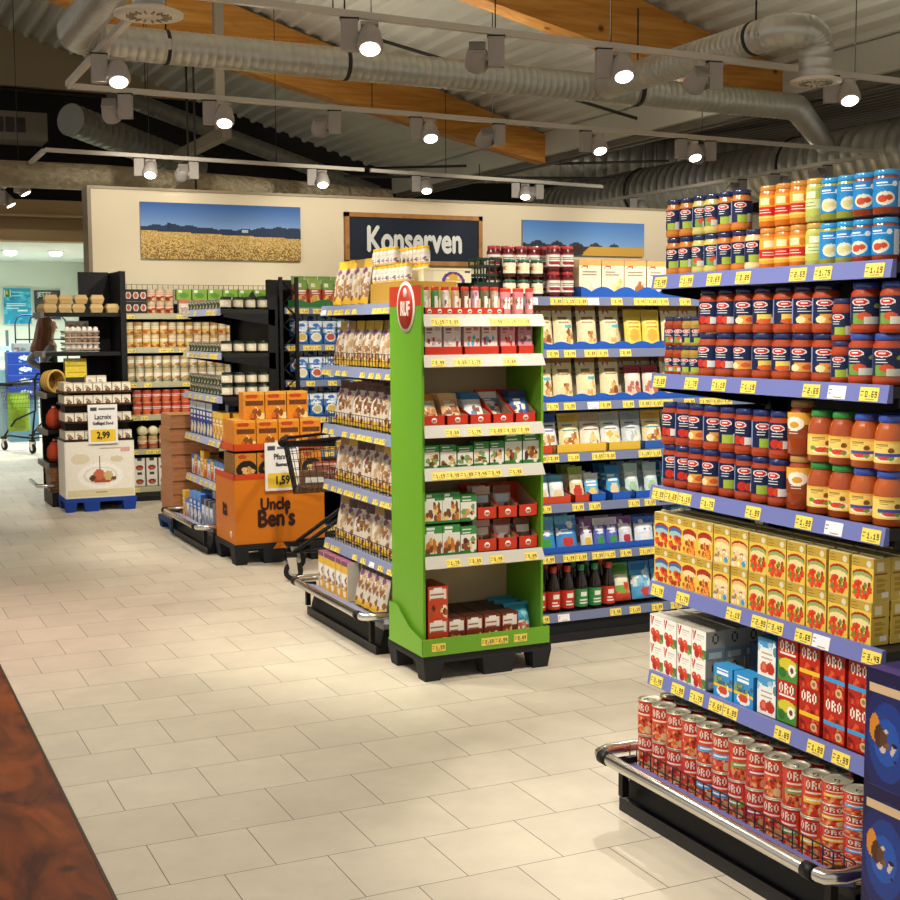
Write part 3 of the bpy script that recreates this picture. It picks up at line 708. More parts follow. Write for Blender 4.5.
# ------------------------------------------------------------------ racks
class Rack:
    """left end of the front edge as the viewer sees it, width, depth; turned = front looks to -x, else to -y"""
    def __init__(s, x, y, w, d, turned):
        s.x, s.y, s.w, s.d, s.t = x, y, w, d, turned
        s.rz = -PI / 2 if turned else 0
    def pos(s, u, d, z):
        return (s.x + d, s.y - u, z) if s.t else (s.x + u, s.y + d, z)
def rack_spec(name, w, d, levels, height, rail_col, plate='1d1c1c', rail_h=.038, base_d=.1, seed=0, tags=.75, fence=(), side=False, bumper=True, ticket='f2d860', nose=.02, mesh_back=False, bump_z=.2, skip=()):
    q = random.Random(seed); kids = []
    bk = MB()
    if mesh_back:
        for i in range(int(w / .05) + 1): bk.box(i * .05 - .002, i * .05 + .002, d, d + .004, levels[-1] - .1, height, 'black_coat')
        for i in range(int((height - levels[-1] + .1) / .05)): bk.box(0, w, d, d + .004, height - i * .05 - .004, height - i * .05, 'black_coat')
        bk.box(0, w, d + .005, d + .02, .05, levels[0] + .1, 'black_coat')
    else: bk.box(0, w, d, d + .02, .05, height, 'black_coat')
    kids.append(Spec('back_panel', bk))
    bs = MB(); bs.hexa([(0, -base_d, 0), (w, -base_d, 0), (w, d, 0), (0, d, 0), (0, -base_d + .035, .125), (w, -base_d + .035, .125), (w, d, .125), (0, d, .125)], 'black_coat')
    bs.box(0, w, -base_d - .012, -base_d + .004, 0, .045, 'card', '15151a'); kids.append(Spec('base_plinth', bs))
    for s in (0, w - .03):
        k = MB(); k.box(s, s + .03, d - .05, d, 0, height, 'black_coat'); kids.append(Spec('upright_post', k))
    for li, z in enumerate(levels):
        k = MB(); last = li == len(levels) - 1
        y0 = -base_d + .03 if last else 0
        k.box(0, w, y0, d, z - .03, z - .002 if not last else z - .004, 'card', plate); kids.append(Spec('shelf', k))
        if not last:
            for s in (.0, w - .006):
                b = MB(); b.hexa([(s, .02, z - .055), (s + .006, .02, z - .055), (s + .006, d, z - .12), (s, d, z - .12), (s, .02, z - .03), (s + .006, .02, z - .03), (s + .006, d, z - .03), (s, d, z - .03)], 'black_coat'); kids.append(Spec('shelf_bracket', b))
        if li in skip: continue
        r = MB(); dz = rail_h
        if last and bumper:
            r.hexa([(0, -base_d - .062, z + .03), (w, -base_d - .062, z + .03), (w, y0 + .004, z + .006), (0, y0 + .004, z + .006), (0, -base_d - .062, z + .045), (w, -base_d - .062, z + .045), (w, y0 + .004, z + .02), (0, y0 + .004, z + .02)], 'card', rail_col)
        else: r.hexa([(0, y0 - nose, z - dz), (w, y0 - nose, z - dz), (w, y0, z - dz), (0, y0, z - dz), (0, y0 - nose * .6, z + .004), (w, y0 - nose * .6, z + .004), (w, y0, z + .004), (0, y0, z + .004)], 'card', rail_col)
        rk = Spec('price_rail', r)
        u = .05
        while u < w - .03 and not (last and bumper):
            if q.random() < tags:
                rk.add(Spec('price_tag', q.choice(TAGS) if q.random() < .95 else TAGW, loc=(u, y0 - nose - .0008, z - dz + .003), rot=(-.19 * nose / .02, 0, 0)))
            u += q.choice((.072, .1, .12, .14)) if tags > .64 else q.choice((.072, .14, .17))
        kids.append(rk)
        if li in fence:
            fb = MB(); n = int(w / .04)
            for i in range(n + 1): fb.box(i * w / n - .0015, i * w / n + .0015, y0 - .003, y0, z, z + .075, 'dark_steel')
            for zz in (.038, .075): fb.box(0, w, y0 - .003, y0, z + zz - .0015, z + zz + .0015, 'dark_steel')
            kids.append(Spec('wire_fence', fb))
    if bumper:
        zz = bump_z; e = -base_d - .09; k = MB()
        k.tube([(.02, 0.02, zz), (-.025, -.02, zz), (-.03, e + .05, zz), (-.01, e + .01, zz), (.03, e, zz), (w - .03, e, zz), (w + .01, e + .01, zz), (w + .03, e + .05, zz), (w + .025, -.02, zz), (w - .02, .02, zz)], .02, 12, 'chrome')
        bp = Spec('bumper_rail', k)
        for s in (.035, w - .035):
            c = MB(); c.tube([(s - .02, e, zz), (s + .02, e, zz)], .0225, 12, 'black_coat'); bp.add(Spec('clamp', c))
            c = MB(); c.box(s - .01, s + .01, e + .01, -base_d + .03, zz - .03, zz - .01, 'black_coat'); c.box(s - .012, s + .012, e + .06, e + .085, .06, zz - .01, 'black_coat'); bp.add(Spec('support_arm', c))
        kids.append(bp)
    if side:
        for s in ((0,) if side == 'l' else (w - .004,) if side == 'r' else (0, w - .004)):
            k = MB(); k.box(s, s + .004, .02, d, .05, height, 'black_coat'); kids.append(Spec('side_panel', k))
    return Spec(name, None, kids)
def put(rack, sp, u, d, z, label, cat, group=None, lean=0., spin=0.):
    r = (lean, 0, rack.rz + spin)
    o = inst(sp, rack.pos(u, d, z + abs(math.sin(lean)) * .03), 0, label, cat, group, rot=None)
    o.rotation_mode = 'XYZ'
    o.rotation_euler = (Matrix.Rotation(rack.rz + spin, 4, 'Z') @ Matrix.Rotation(lean, 4, 'X')).to_euler()
    return o
SEQ = {}
def row(rack, where, items, z, group, layer='', d=.05, hs=None, jit=.004, lean=0., face=None):
    """items: (u, spec, description, category); ordinals count things of one description in this row from the left"""
    tot = {}
    for it in items: tot[it[2]] = tot.get(it[2], 0) + 1
    cnt = {}
    for it in items:
        u, sp, ds, cat = it[:4]
        cnt[ds] = cnt.get(ds, 0) + 1
        place = (layer + ' ' if layer else '') + where
        if tot[ds] > 1:
            key = ORD[cnt[ds] - 1] + ' ' + ds + ' from left, ' + place
        else: key = ds + ' on ' + place
        dd = it[4] if len(it) > 4 else d
        fc = face if face is not None else (FACE + random.uniform(-.3, .35) if cat in ('jar', 'can', 'bottle', 'tube') else random.uniform(-.03, .03))
        put(rack, sp, u, dd + random.uniform(0, jit), z + (it[5] if len(it) > 5 else 0), key, cat, group, lean, fc)
# ================================================================== near right rack (shelf end facing the aisle)
RR = Rack(2.42, 3.56, 1.06, .5, True)
inst(rack_spec('shop_rack', 1.06, .5, [1.763, 1.446, 1.08, .761, .459, .14], 2.0, '6e76b4', rail_h=.042, base_d=.115, seed=3, tags=.8, fence=(5,), bump_z=.2, nose=.02), RR.pos(0, 0, 0), RR.rz,
     'black shop rack at the near right with blue price rails and chrome bumper', 'shelf')
def mids(e): return [((a + b) / 2, b - a) for a, b in zip(e, e[1:])]
FACE = .55
U = lambda *ys: [3.56 - y for y in ys]
# --- top shelf
jo = jar('sauce_jar', .031, .12, 'c9772c', '1a2550', im_sauce(4), zl=(.2, .72))
jy = jar('sauce_jar', .031, .12, 'c9bb6a', '1a2550', im_sauce(3), zl=(.2, .72))
jc = jar('sauce_jar', .031, .12, 'e8cf9a', '1a2550', im_sauce(4), zl=(.2, .72))
jr = jar('sauce_jar', .031, .118, 'db7a2a', 'c98a3a', im_arrabb(), 'wide', zl=(.14, .76))
jg = jar('sauce_jar', .031, .118, 'c5c46a', 'c9a24a', im_green(), 'wide', zl=(.14, .76))
pg = jar('pesto_jar', .032, .113, 'a3a03c', '2b93cf', im_pesto(), 'wide', zl=(.16, .8))
pr_ = jar('pesto_jar', .034, .113, '9e431d', '2b93cf', im_pesto('c8452a'), 'wide', zl=(.16, .8))
e1 = U(3.555, 3.486, 3.416, 3.347, 3.288, 3.217, 3.147, 3.087, 3.015, 2.952, 2.884, 2.819, 2.762, 2.695, 2.631, 2.545)
D1_ = 'navy-labelled orange sauce jar'; D2_ = 'navy-labelled yellow-green sauce jar'; D3_ = 'red-labelled orange sauce jar'
kinds = [(jo, D1_)] * 2 + [(jy, D2_)] * 2 + [(jo, D1_)] * 2 + [(jc, 'navy-labelled cream sauce jar')] + [(jr, D3_)] * 3 + [(jg, 'pale green-labelled sauce jar')] + [(pg, 'blue-lidded green pesto jar')] * 2 + [(pr_, 'blue-lidded red pesto jar')] * 2
GR = 'jars and packs on the near right rack'
for ly, nm in ((0, 'lower layer'), (1, 'upper layer')):
    its = [(m[0], k[0], k[1], 'jar') for m, k in zip(mids(e1), kinds)]
    if ly: its.pop(6)
    row(RR, 'top shelf right rack', its, 1.764 + ly * .121, 'jars on the top shelf of the near right rack', nm, .045)
    row(RR, 'top shelf right rack, back row', [(m, pr_, 'blue-lidded red pesto jar', 'jar') for m in (.87, .945, 1.015)], 1.764 + ly * .121, 'jars on the top shelf of the near right rack', nm, .13)
# --- second shelf
js = jar('pesto_jar', .026, .092, '9a3d18', '232c52', im_sauce(3), zl=(.12, .6))
jy2 = jar('pesto_jar', .026, .092, 'a8863a', '232c52', im_sauce(4), zl=(.12, .6))
jb = [jar('sauce_jar', .04, .133, 'a8431b', '1b2550', im_sauce(k), zl=(.2, .72)) for k in range(3)]
jm = jar('sauce_jar', .031, .113, 'ac3f1c', '2a3158', im_sauce(4, '1c2748'), zl=(.14, .66))
jd = jar('sauce_jar', .041, .133, 'ac3f1c', '2f4a9a', im_sauce(3, '1a2444'), zl=(.18, .72))
e2 = U(3.385, 3.296, 3.213, 3.124, 3.031, 2.947, 2.865, 2.78)
for ly, nm in ((0, 'lower layer'), (1, 'upper layer')):
    row(RR, 'second shelf right rack', [(u, (js, js, jy2, jy2)[k], 'small dark-lidded brown pesto jar', 'jar') for k, u in enumerate((.035, .085, .128, .172))], 1.447 + ly * .0925, 'jars on the second shelf of the near right rack', nm, .04)
    row(RR, 'second shelf right rack', [(m[0] + .012, jb[(0, 0, 1, 2, 2, 1, 1)[k]], 'big navy-labelled red sauce jar', 'jar') for k, m in enumerate(mids(e2))], 1.447 + ly * .134, 'jars on the second shelf of the near right rack', nm, .05)
    row(RR, 'second shelf right rack', [(.822, jm, 'small green-dotted red sauce jar', 'jar')], 1.447 + ly * .114, 'jars on the second shelf of the near right rack', nm, .045)
    row(RR, 'second shelf right rack', [(u, jd, 'big green-dotted red sauce jar', 'jar') for u in ((.9, .99) if not ly else (.905, 1.01))], 1.447 + ly * .134, 'jars on the second shelf of the near right rack', nm, .05)
    row(RR, 'second shelf right rack, back row', [(u, jd, 'big green-dotted red sauce jar', 'jar') for u in (.9, 1.0)], 1.447 + ly * .134, 'jars on the second shelf of the near right rack', nm, .15)
# --- third shelf
j3 = [jar('sauce_jar', .037, .137, 'a63c19', '1e2b60', im_sauce(k), zl=(.2, .76)) for k in (0, 1, 4)]
jn = jar('sauce_jar', .042, .155, 'a0441c', 'b98a4a', im_brand_brown(), 'round', zl=(.3, .78))
jgl = jar('sauce_jar', .042, .144, 'a84a1e', '2e8a3a', im_soup(), 'round', zl=(.14, .54))
jbl = jar('sauce_jar', .043, .144, 'b3561f', '3450a8', im_soup('b'), 'round', zl=(.14, .54))
e3 = [.0, .07, .142, .215, .296, .378, .457, .532, .612]
for ly, nm in ((0, 'lower layer'), (1, 'upper layer')):
    row(RR, 'third shelf right rack', [(m[0], j3[(0, 0, 1, 1, 2, 0, 2, 0)[k]], 'navy-labelled red sauce jar', 'jar') for k, m in enumerate(mids(e3))], 1.081 + ly * .138, 'jars on the third shelf of the near right rack', nm, .048)
    row(RR, 'third shelf right rack', [(.656, jn, 'brown jar with yellow label', 'jar')], 1.081 + ly * .156, 'jars on the third shelf of the near right rack', nm, .053)
    row(RR, 'third shelf right rack', [(.745, jgl, 'green-lidded yellow-labelled jar', 'jar'), (.83, jgl, 'green-lidded yellow-labelled jar', 'jar'), (.915, jbl, 'blue-lidded yellow-labelled jar', 'jar'), (1.003, jbl, 'blue-lidded yellow-labelled jar', 'jar')], 1.081 + ly * .145, 'jars on the third shelf of the near right rack', nm, .053)
    row(RR, 'third shelf right rack, back row', [(u, jbl, 'blue-lidded yellow-labelled jar', 'jar') for u in (.915, 1.003)], 1.081 + ly * .145, 'jars on the third shelf of the near right rack', nm, .145)
# --- fourth shelf: yellow cartons
cy_side = Img(10, 24, 'd2b24c').rect(.2, .1, .6, .3, 'efe0b0').rect(.1, .34, .8, .37, '8a5a1a').lines(.2, .8, .45, .75, 6, 'b8922a', 1).rect(.55, .78, .9, .92, 'f0eadc')
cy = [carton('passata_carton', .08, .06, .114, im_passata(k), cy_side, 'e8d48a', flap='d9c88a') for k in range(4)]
e4 = [0.0, .07, .152, .227, .312, .4, .486, .571, .656, .741, .825, .917, 1.0]
for ly, nm in ((0, 'lower layer'), (1, 'upper layer')):
    row(RR, 'fourth shelf right rack', [(m[0], cy[(0, 0, 1, 1, 2, 2, 3, 3, 3, 3, 3, 3)[k]], ('yellow carton with blue arch', 'yellow carton with red lettering', 'yellow carton with pale mushrooms', 'yellow carton with tomatoes and basil')[(0, 0, 1, 1, 2, 2, 3, 3, 3, 3, 3, 3)[k]], 'carton') for k, m in enumerate(mids(e4))],
        .762 + ly * .116, 'yellow cartons on the fourth shelf of the near right rack', nm, .035, jit=.003)
    row(RR, 'fourth shelf right rack, back row', [(m[0], cy[3], 'yellow carton', 'carton') for m in mids(e4)] if ly else [(.96, cy[3], 'yellow carton', 'carton')], .762 + ly * .116, 'yellow cartons on the fourth shelf of the near right rack', nm, .1)
    row(RR, 'fourth shelf right rack, third row', [(.88, cy[3], 'yellow carton', 'carton'), (.96, cy[3], 'yellow carton', 'carton')], .762 + ly * .116, 'yellow cartons on the fourth shelf of the near right rack', nm, .165)
# --- fifth shelf: white cartons, packs, red cartons
gg_s = Img(12, 14, 'b7b2a6').rect(0, .55, 1, 1, '8aa3ae').ell(.5, .25, .18, .16, '4a4640').ell(.5, .25, .1, .09, 'b7b2a6').rect(.2, .7, .8, .9, 'dfe3e2')
gg = carton('tomato_carton', .077, .072, .093, im_gg(), gg_s, 'cfc8ba', flap='c4bdae')
for ly, nm in ((0, 'lower layer'), (1, 'upper layer')):
    row(RR, 'fifth shelf right rack', [(-.025 + .0395 + k * .078, gg, 'white tomato carton', 'carton') for k in range(4)], .46 + ly * .0935, 'white cartons on the fifth shelf of the near right rack', nm, .04, jit=.002)
    for q_, wd in ((1, 'second'), (2, 'third'), (3, 'fourth')):
        row(RR, 'fifth shelf right rack, %s row' % wd, [(-.025 + .0395 + k * .078, gg, 'white tomato carton', 'carton') for k in ((0, 1, 2, 3) if ly else (3,))], .46 + ly * .0935, 'white cartons on the fifth shelf of the near right rack', nm, .04 + q_ * .075, jit=.002)
ims = Img(18, 22, '2f8fd0').lines(.15, .8, .08, .2, 2, 'e9f2f6', 2).dots(16, 0, .4, 1, .58, .1, ['4f7a4a', '7f9a6a', '3c5f7a'], 3).rect(0, .6, 1, .66, 'e8c02a').ell(.5, .8, .33, .16, 'f2ebe2').ell(.5, .76, .26, .12, 'c9482a').rect(.7, .55, .78, .8, 'f2efe6')
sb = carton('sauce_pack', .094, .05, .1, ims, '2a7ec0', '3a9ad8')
row(RR, 'fifth shelf right rack', [(.375, sb, 'blue pack with red bowl', 'pack'), (.475, sb, 'blue pack with red bowl', 'pack')], .46, 'small blue packs on the fifth shelf of the near right rack', 'lower layer', .03)
imw = Img(20, 24, 'f0efe8').rect(0, 0, 1, .25, '4a98cf').dots(8, 0, .12, 1, .3, .12, ['9cc3d8', 'e4ebea', '5f8a9a'], 1).lines(.2, .8, .36, .5, 2, 'b5a59a', 2).ell(.35, .78, .22, .15, 'cf4a30').ell(.72, .76, .22, .16, 'b9341f').ell(.35, .76, .12, .08, 'e0705a')
wb = carton('tomato_carton', .082, .07, .114, imw, '3d8cc4', '4a98cf')
row(RR, 'fifth shelf right rack', [(.572, wb, 'lower white-blue tomato carton', 'carton')], .46, None, '', .045)
row(RR, 'fifth shelf right rack', [(.572, wb, 'upper white-blue tomato carton', 'carton')], .575, None, '', .045)
bb = carton('tray_box', .085, .07, .09, Img(16, 16, '1f72b8').rect(.15, .1, .45, .5, 'cfe0ea').rect(.55, .1, .85, .5, 'cfe0ea').lines(.2, .8, .6, .7, 2, '0f4f8f', 1), '1f6db0', '2f86c8')
row(RR, 'fifth shelf right rack', [(.562, bb, 'plain blue box set behind white-blue tomato cartons', 'box')], .46 + .16, None, '', .135)
sup = carton('tray_box', .16, .07, .16, Img(8, 8, '2a3f5a'), '24364f', '2f4a66')
put(RR, sup, .43, .16, .46, 'dark blue box behind the two small blue packs on the fifth shelf', 'box')
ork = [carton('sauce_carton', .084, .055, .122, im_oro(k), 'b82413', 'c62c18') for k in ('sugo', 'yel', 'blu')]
od = ('red and green carton', 'red carton with yellow band', 'red carton with blue band')
for ly, nm in ((0, 'lower layer'), (1, 'upper layer')):
    row(RR, 'fifth shelf right rack', [(.66, ork[0], od[0], 'carton'), (.755, ork[1], od[1], 'carton'), (.857, ork[2], od[2], 'carton'), (.95, ork[2], od[2], 'carton')], .46 + ly * .123, 'red cartons on the fifth shelf of the near right rack', nm, .04)
    row(RR, 'fifth shelf right rack, back row', [(u, ork[2], 'red carton', 'carton') for u in (.68, .78, .88, .97)] if ly else [(.97, ork[2], 'red carton', 'carton')], .46 + ly * .123, 'red cartons on the fifth shelf of the near right rack', nm, .105)
# --- bottom tray: cans
cans = [can('tomato_can', .0385, .117, im_can(k)) for k in range(5)]
cn = ('plain red tomato can', 'red can with blue band', 'red can with yellow band', 'red can with green band', 'red can with magenta band')
ku = [.03, .112, .192, .273, .352, .434, .514, .595, .677, .757, .838]
kk = [0, 0, 0, 0, 1, 1, 3, 4, 0, 3, 2]
for ly, nm in ((0, 'lower layer'), (1, 'upper layer')):
    row(RR, 'bottom tray right rack', [(u, cans[kk[i]], cn[kk[i]], 'can') for i, u in enumerate(ku)], .14 + ly * .118, 'cans in the bottom tray of the near right rack', nm, -.03)
row(RR, 'bottom tray right rack, back row', [(u, cans[kk[i]], cn[kk[i]], 'can') for i, u in enumerate(ku)], .258, 'cans in the bottom tray of the near right rack', 'upper layer', .055)
row(RR, 'bottom tray right rack, back row', [(u, cans[0], cn[0], 'can') for i, u in enumerate(ku[:3])], .14, 'cans in the bottom tray of the near right rack', 'lower layer', .055)
sc_ = [can('tomato_can', .0415, .061, im_can(k)) for k in (2, 1)]
for ly in range(4):
    wd = ('bottom', 'second lowest', 'third lowest', 'top')[ly]
    row(RR, 'tray right rack', [(.922, sc_[0], wd + ' short yellow-banded can', 'can')], .14 + ly * .0612, 'short cans at the near end of the bottom tray', '', -.03)
    row(RR, 'tray right rack', [(1.008, sc_[1], wd + ' short blue-banded can', 'can')], .14 + ly * .0612, 'short cans at the near end of the bottom tray', '', -.03)
# --- blue biscuit cartons stacked beside the rack
bi = Img(110, 80, '1b1842')
bi.put(((bi.x - .2) / .22) ** 2 + ((bi.y - .6) / .5) ** 2 < 1, '1e235c').put(((bi.x - .18) / .15) ** 2 + ((bi.y - .6) / .34) ** 2 < 1, '1e3a86').put(((bi.x - .17) / .1) ** 2 + ((bi.y - .6) / .2) ** 2 < 1, '2350a8')
bi.rect(.03, .12, .34, .2, 'd2b48c').ell(.075, .5, .04, .12, 'd08428').ell(.11, .56, .035, .1, '4a2a18').ell(.145, .58, .03, .09, '5a3a24').dots(8, .14, .5, .24, .75, .02, ['2a1810', '7a5030', 'c9b8b0'], 2)
for k, (z0, z1, lb) in enumerate(((0, .222, 'bottom dark blue biscuit carton of the stack at right edge'), (.223, .507, 'middle dark blue biscuit carton of the stack at right edge'), (.508, .79, 'top dark blue biscuit carton of the stack at right edge'))):
    mb = sid(MB(), .42, .28, z1 - z0, bi, '241d52', '2a2560')
    inst(Spec('biscuit_carton', mb, [Spec('flap_tape', MB().box(-.2, .2, -.141, -.1, z1 - z0, z1 - z0 + .001, 'card', '4a3a7a'))]), (2.34, 2.335 - .21, z0), -PI / 2, lb, 'carton', 'dark blue biscuit cartons')
# ================================================================== green cardboard stand
GX, GY, GW, GD = 2.362, 5.28, .595, .36
GS = Rack(GX, GY, GW, GD, False)
GREEN = '66a022'
kids = []
L = MB(); L.box(-.012, 0, 0, GD, .14, 1.79, 'card', GREEN); L.box(-.0135, -.012, 0, GD, 1.7, 1.79, 'card', 'c23a20')
pl = Spec('left_side_panel', L)
rd = MB(); rd.lathe([(.001, 0), (1, 0), (1, .003), (.001, .003)], 36, 'card', 'f2e6da'); rd.v = [(-.0165 + p[2] - .0, .165 + p[0] * .1, 1.695 + p[1] * .115) for p in rd.v]
r2 = MB(); r2.lathe([(.001, 0), (1, 0), (1, .002), (.001, .002)], 36, 'card', 'b5301c'); r2.v = [(-.0185 + p[2] * .5, .165 + p[0] * .085, 1.695 + p[1] * .1) for p in r2.v]
lt = Spec('lettering', text_mesh('RUF', .088, 'card', 'f6ece2', .003, .68), loc=(-.0186, .165, 1.685), rot=(0, 0, -PI / 2), label='white RUF lettering')
hz = MB(); hz.lathe([(.001, 0), (1, 0), (1, .002), (.001, .002)], 16, 'card', 'f2e6da'); hz.v = [(-.0195 + p[2] * .3, .165 + p[0] * .02, 1.76 + p[1] * .022) for p in hz.v]
pl.add(Spec('oval_badge', rd), Spec('badge_face', r2), lt, Spec('badge_emblem', hz)); kids.append(pl)
Rm = MB(); Rm.box(GW, GW + .012, 0, GD, .14, 1.66, 'card', GREEN); kids.append(Spec('right_side_panel', Rm))
Bk = MB(); Bk.box(0, GW, GD - .012, GD, .14, 1.74, 'card', 'c9b48e'); kids.append(Spec('back_panel', Bk))
GZ = [1.655, 1.475, 1.16, .968, .568]
for z in GZ:
    b = MB(); b.box(0, GW, 0, GD - .012, z - .014, z - .002, 'card', 'b9a47e'); kids.append(Spec('shelf', b))
    r = MB(); r.hexa([(-.01, -.03, z - .048), (GW + .008, -.03, z - .048), (GW + .008, -.026, z - .05), (-.01, -.026, z - .05), (-.002, -.006, z + .006), (GW + .002, -.006, z + .006), (GW + .002, 0, z + .002), (-.002, 0, z + .002)], 'card', 'c6c1b5')
    rk = Spec('price_rail', r); q = random.Random(int(z * 100)); u = .06
    while u < GW - .04:
        if q.random() < .8: rk.add(Spec('price_tag', q.choice(TAGS), loc=(u, -.0302, z - .045), rot=(-.42, 0, 0)))
        u += q.choice((.07, .11))
    kids.append(rk)
tr = MB()
tr.prism([(-.03, .13), (GW + .03, .13), (GW + .03, .2), (-.03, .2)], -.03, -.024, 'card', '6fa82c'); tr.box(-.03, GW + .03, -.03, GD + .01, .122, .13, 'card', '6fa82c')
tr.face([(-.03, -.03, .13), (-.03, GD, .13), (-.03, GD, .31), (-.03, .26, .31), (-.03, .12, .23), (-.03, -.03, .2)], 'card', '6fa82c'); tr.face([(-.026, -.03, .13), (-.026, -.03, .2), (-.026, .12, .23), (-.026, .26, .31), (-.026, GD, .31), (-.026, GD, .13)], 'card', '6fa82c')
tr.face([(GW + .03, -.03, .13), (GW + .03, -.03, .2), (GW + .03, GD, .2), (GW + .03, GD, .13)], 'card', '6fa82c'); tr.face([(GW + .027, -.03, .13), (GW + .027, GD, .13), (GW + .027, GD, .2), (GW + .027, -.03, .2)], 'card', '6fa82c')
tk = Spec('bottom_tray', tr)
for i, u in enumerate((.05, .3, .37, .47)): tk.add(Spec('price_tag', TAGS[i], loc=(u, -.0318, .142)))
kids.append(tk)
def pallet(w, d, h, col, feet):
    mb = MB(); mb.box(0, w, 0, d, h - .035, h, 'matte', col); k = []
    for (fx, fy, fw, fd) in feet:
        f = MB(); f.hexa([(fx + .012, fy + .012, 0), (fx + fw - .012, fy + .012, 0), (fx + fw - .012, fy + fd - .012, 0), (fx + .012, fy + fd - .012, 0), (fx, fy, h - .035), (fx + fw, fy, h - .035), (fx + fw, fy + fd, h - .035), (fx, fy + fd, h - .035)], 'matte', col)
        k.append(Spec('foot', f))
    return mb, k
pm, pk = pallet(.66, .42, .12, '2b2b2c', [(0, 0, .1, .1), (.3, 0, .17, .1), (.56, 0, .1, .1), (0, .32, .1, .1), (.3, .32, .17, .1), (.56, .32, .1, .1)])
inst(Spec('plastic_pallet', pm, pk), (GX - .02, GY - .02, 0), 0, 'dark grey plastic pallet under the green display stand', 'pallet')
inst(Spec('display_stand', None, kids), GS.pos(0, 0, 0), 0, 'tall bright green cardboard display stand with red oval badge', 'display stand')
gw = 'green stand'
# shelf one: red tray with red capped tubes
put(GS, tray('display_tray', .4, .1, .035, 'c8351d', n=8, logo=.011), .215, .075, 1.656, 'red tray of glass tubes on the top shelf of the green stand', 'tray')
def tube_(col, seed): return jar('sprinkle_tube', .019, .125, col, 'c8301c', Img(10, 10, col).rect(.3, .2, .7, .8, 'ece6dc').dots(8, 0, 0, 1, 1, .12, [col, '7a5a4a', 'c9b49a'], seed), 'wide', zl=(.1, .8), a0=-160, a1=-20)
tc = ['c8c2b4', '4f8a4a', 'd8cfc0', 'c9a27a', '8a5a48', 'c9a0b4', '6a7a52', 'b99a84']
row(GS, 'top shelf ' + gw, [(.04 + k * .05, tube_(c, k), 'red-capped sprinkle tube', 'tube') for k, c in enumerate(tc)], 1.661, 'red capped tubes on the green stand', '', .075, face=0)
pk_ = tube_('cf7f86', 20)
row(GS, 'top shelf ' + gw, [(.432 + k * .033, pk_, 'pink sprinkle tube', 'tube', .06 + .03 * (k % 2)) for k in range(5)], 1.656, 'pink tubes on the green stand', '', .06, face=0)
# shelf two: red trays of pink and white boxes
u = .012
for k, (wd, cols, lb) in enumerate(((.19, ('e4d6d0', 'd8b0b0'), 'first'), (.18, ('e9d2c8', 'd87a6a'), 'second'), (.085, ('e6a0a4', 'd05a60'), 'third'), (.085, ('c98a94', '8a4a58'), 'fourth'))):
    put(GS, tray('display_tray', wd, .16, .04, 'c8351d', .09), u + wd / 2, .1, 1.476, '%s red tray from left on the second shelf of the green stand' % lb, 'tray', 'red trays on the second shelf of the green stand')
    n = 2 if wd > .1 else 1
    for m in range(n):
        im = Img(20, 26, cols[0]).rect(0, 0, 1, .12, 'efe9e2').rect(.6, .1, .9, .32, cols[1]).lines(.08, .5, .15, .35, 3, '9a6a60', k).dots(12, .15, .5, .85, .7, .1, [cols[1], 'b03a3a', '5aa8c8' if k == 1 else 'd8b49a', 'efe4da'], k * 3 + m).rect(0, .78, 1, 1, cols[1])
        put(GS, carton('cake_decor_box', wd / n - .012, .06, .155, im, cols[0], 'e8e0d8'), u + wd * (m + .5) / n, .06, 1.481, '%s pink and white box on the second shelf of the green stand' % ORD[[0, 2, 4, 5][k] + m], 'box', 'pink and white boxes on the green stand')
    u += wd + .006
# shelf three: open red cartons with packets lying tilted
cb = [('d9c2a0', 'c9742a', 'dd9040'), ('e0b070', 'b8561f', 'e9c78a'), ('dfe2e4', 'd9b04a', '3c7fb0'), ('5f93c4', 'c8b090', 'e6e2da'), ('3a62a8', 'f0eee8', '2c3a6a')]
for k, c in enumerate(cb):
    hb = .06 if k < 2 else .1 if k == 2 else .15
    put(GS, tray('display_tray', .11, .2, .045, 'c8351d', hb, 1, .014), (.062 + k * .117), .13, 1.161, '%s open red carton from left on the third shelf of the green stand' % ORD[k], 'tray', 'open red cartons on the third shelf of the green stand')
    im = Img(18, 22, c[0]).rect(0, 0, 1, .2, c[2]).dots(12, .15, .45, .85, .95, .15, [c[1], c[2], 'f2ead8', '7a4424'], k).lines(.2, .8, .25, .38, 2, 'f4efe6', k)
    sp = pouch('baking_packet', .095, .02, .12, im, c[0])
    for m in range(3 if k not in (3,) else 1):
        put(GS, sp, (.062 + k * .117), .085 + m * .04 + (.05 if k == 3 else 0), 1.17, '%s packet from the front in the %s red carton, third shelf of the green stand' % (ORD[m], ORD[k]), 'packet', 'packets on the third shelf of the green stand', lean=-.55 if k != 4 else -.3)
# shelf four: small green boxes
def gbox(w, h, seed, tall=False):
    im = Img(18, 24, 'e9e6da').rect(0, 0, 1, .3, '3f8a45').lines(.1, .8, .08, .2, 2, 'e9efe2', seed).dots(12, .15, .45, .85, .85, .14, ['8a4a2a', 'c9a05a', '5a2c1c', 'e6c890', '7aa05a'], seed).rect(0, .88, 1, 1, '2f7a3a').ell(.75, .9, .12, .06, 'efe6d8')
    return carton('pudding_box', w, .06, h, im, '2f7a3c', '3f8a45')
u = .006
for k, (w_, h_) in enumerate(((.075, .105), (.08, .105), (.078, .095), (.075, .112), (.072, .112), (.088, .15), (.088, .15))):
    put(GS, gbox(w_, h_, k), u + w_ / 2, .05, .969, '%s green and white box from left on the fourth shelf of the green stand' % ORD[k], 'box', 'green boxes on the green stand'); u += w_ + .006
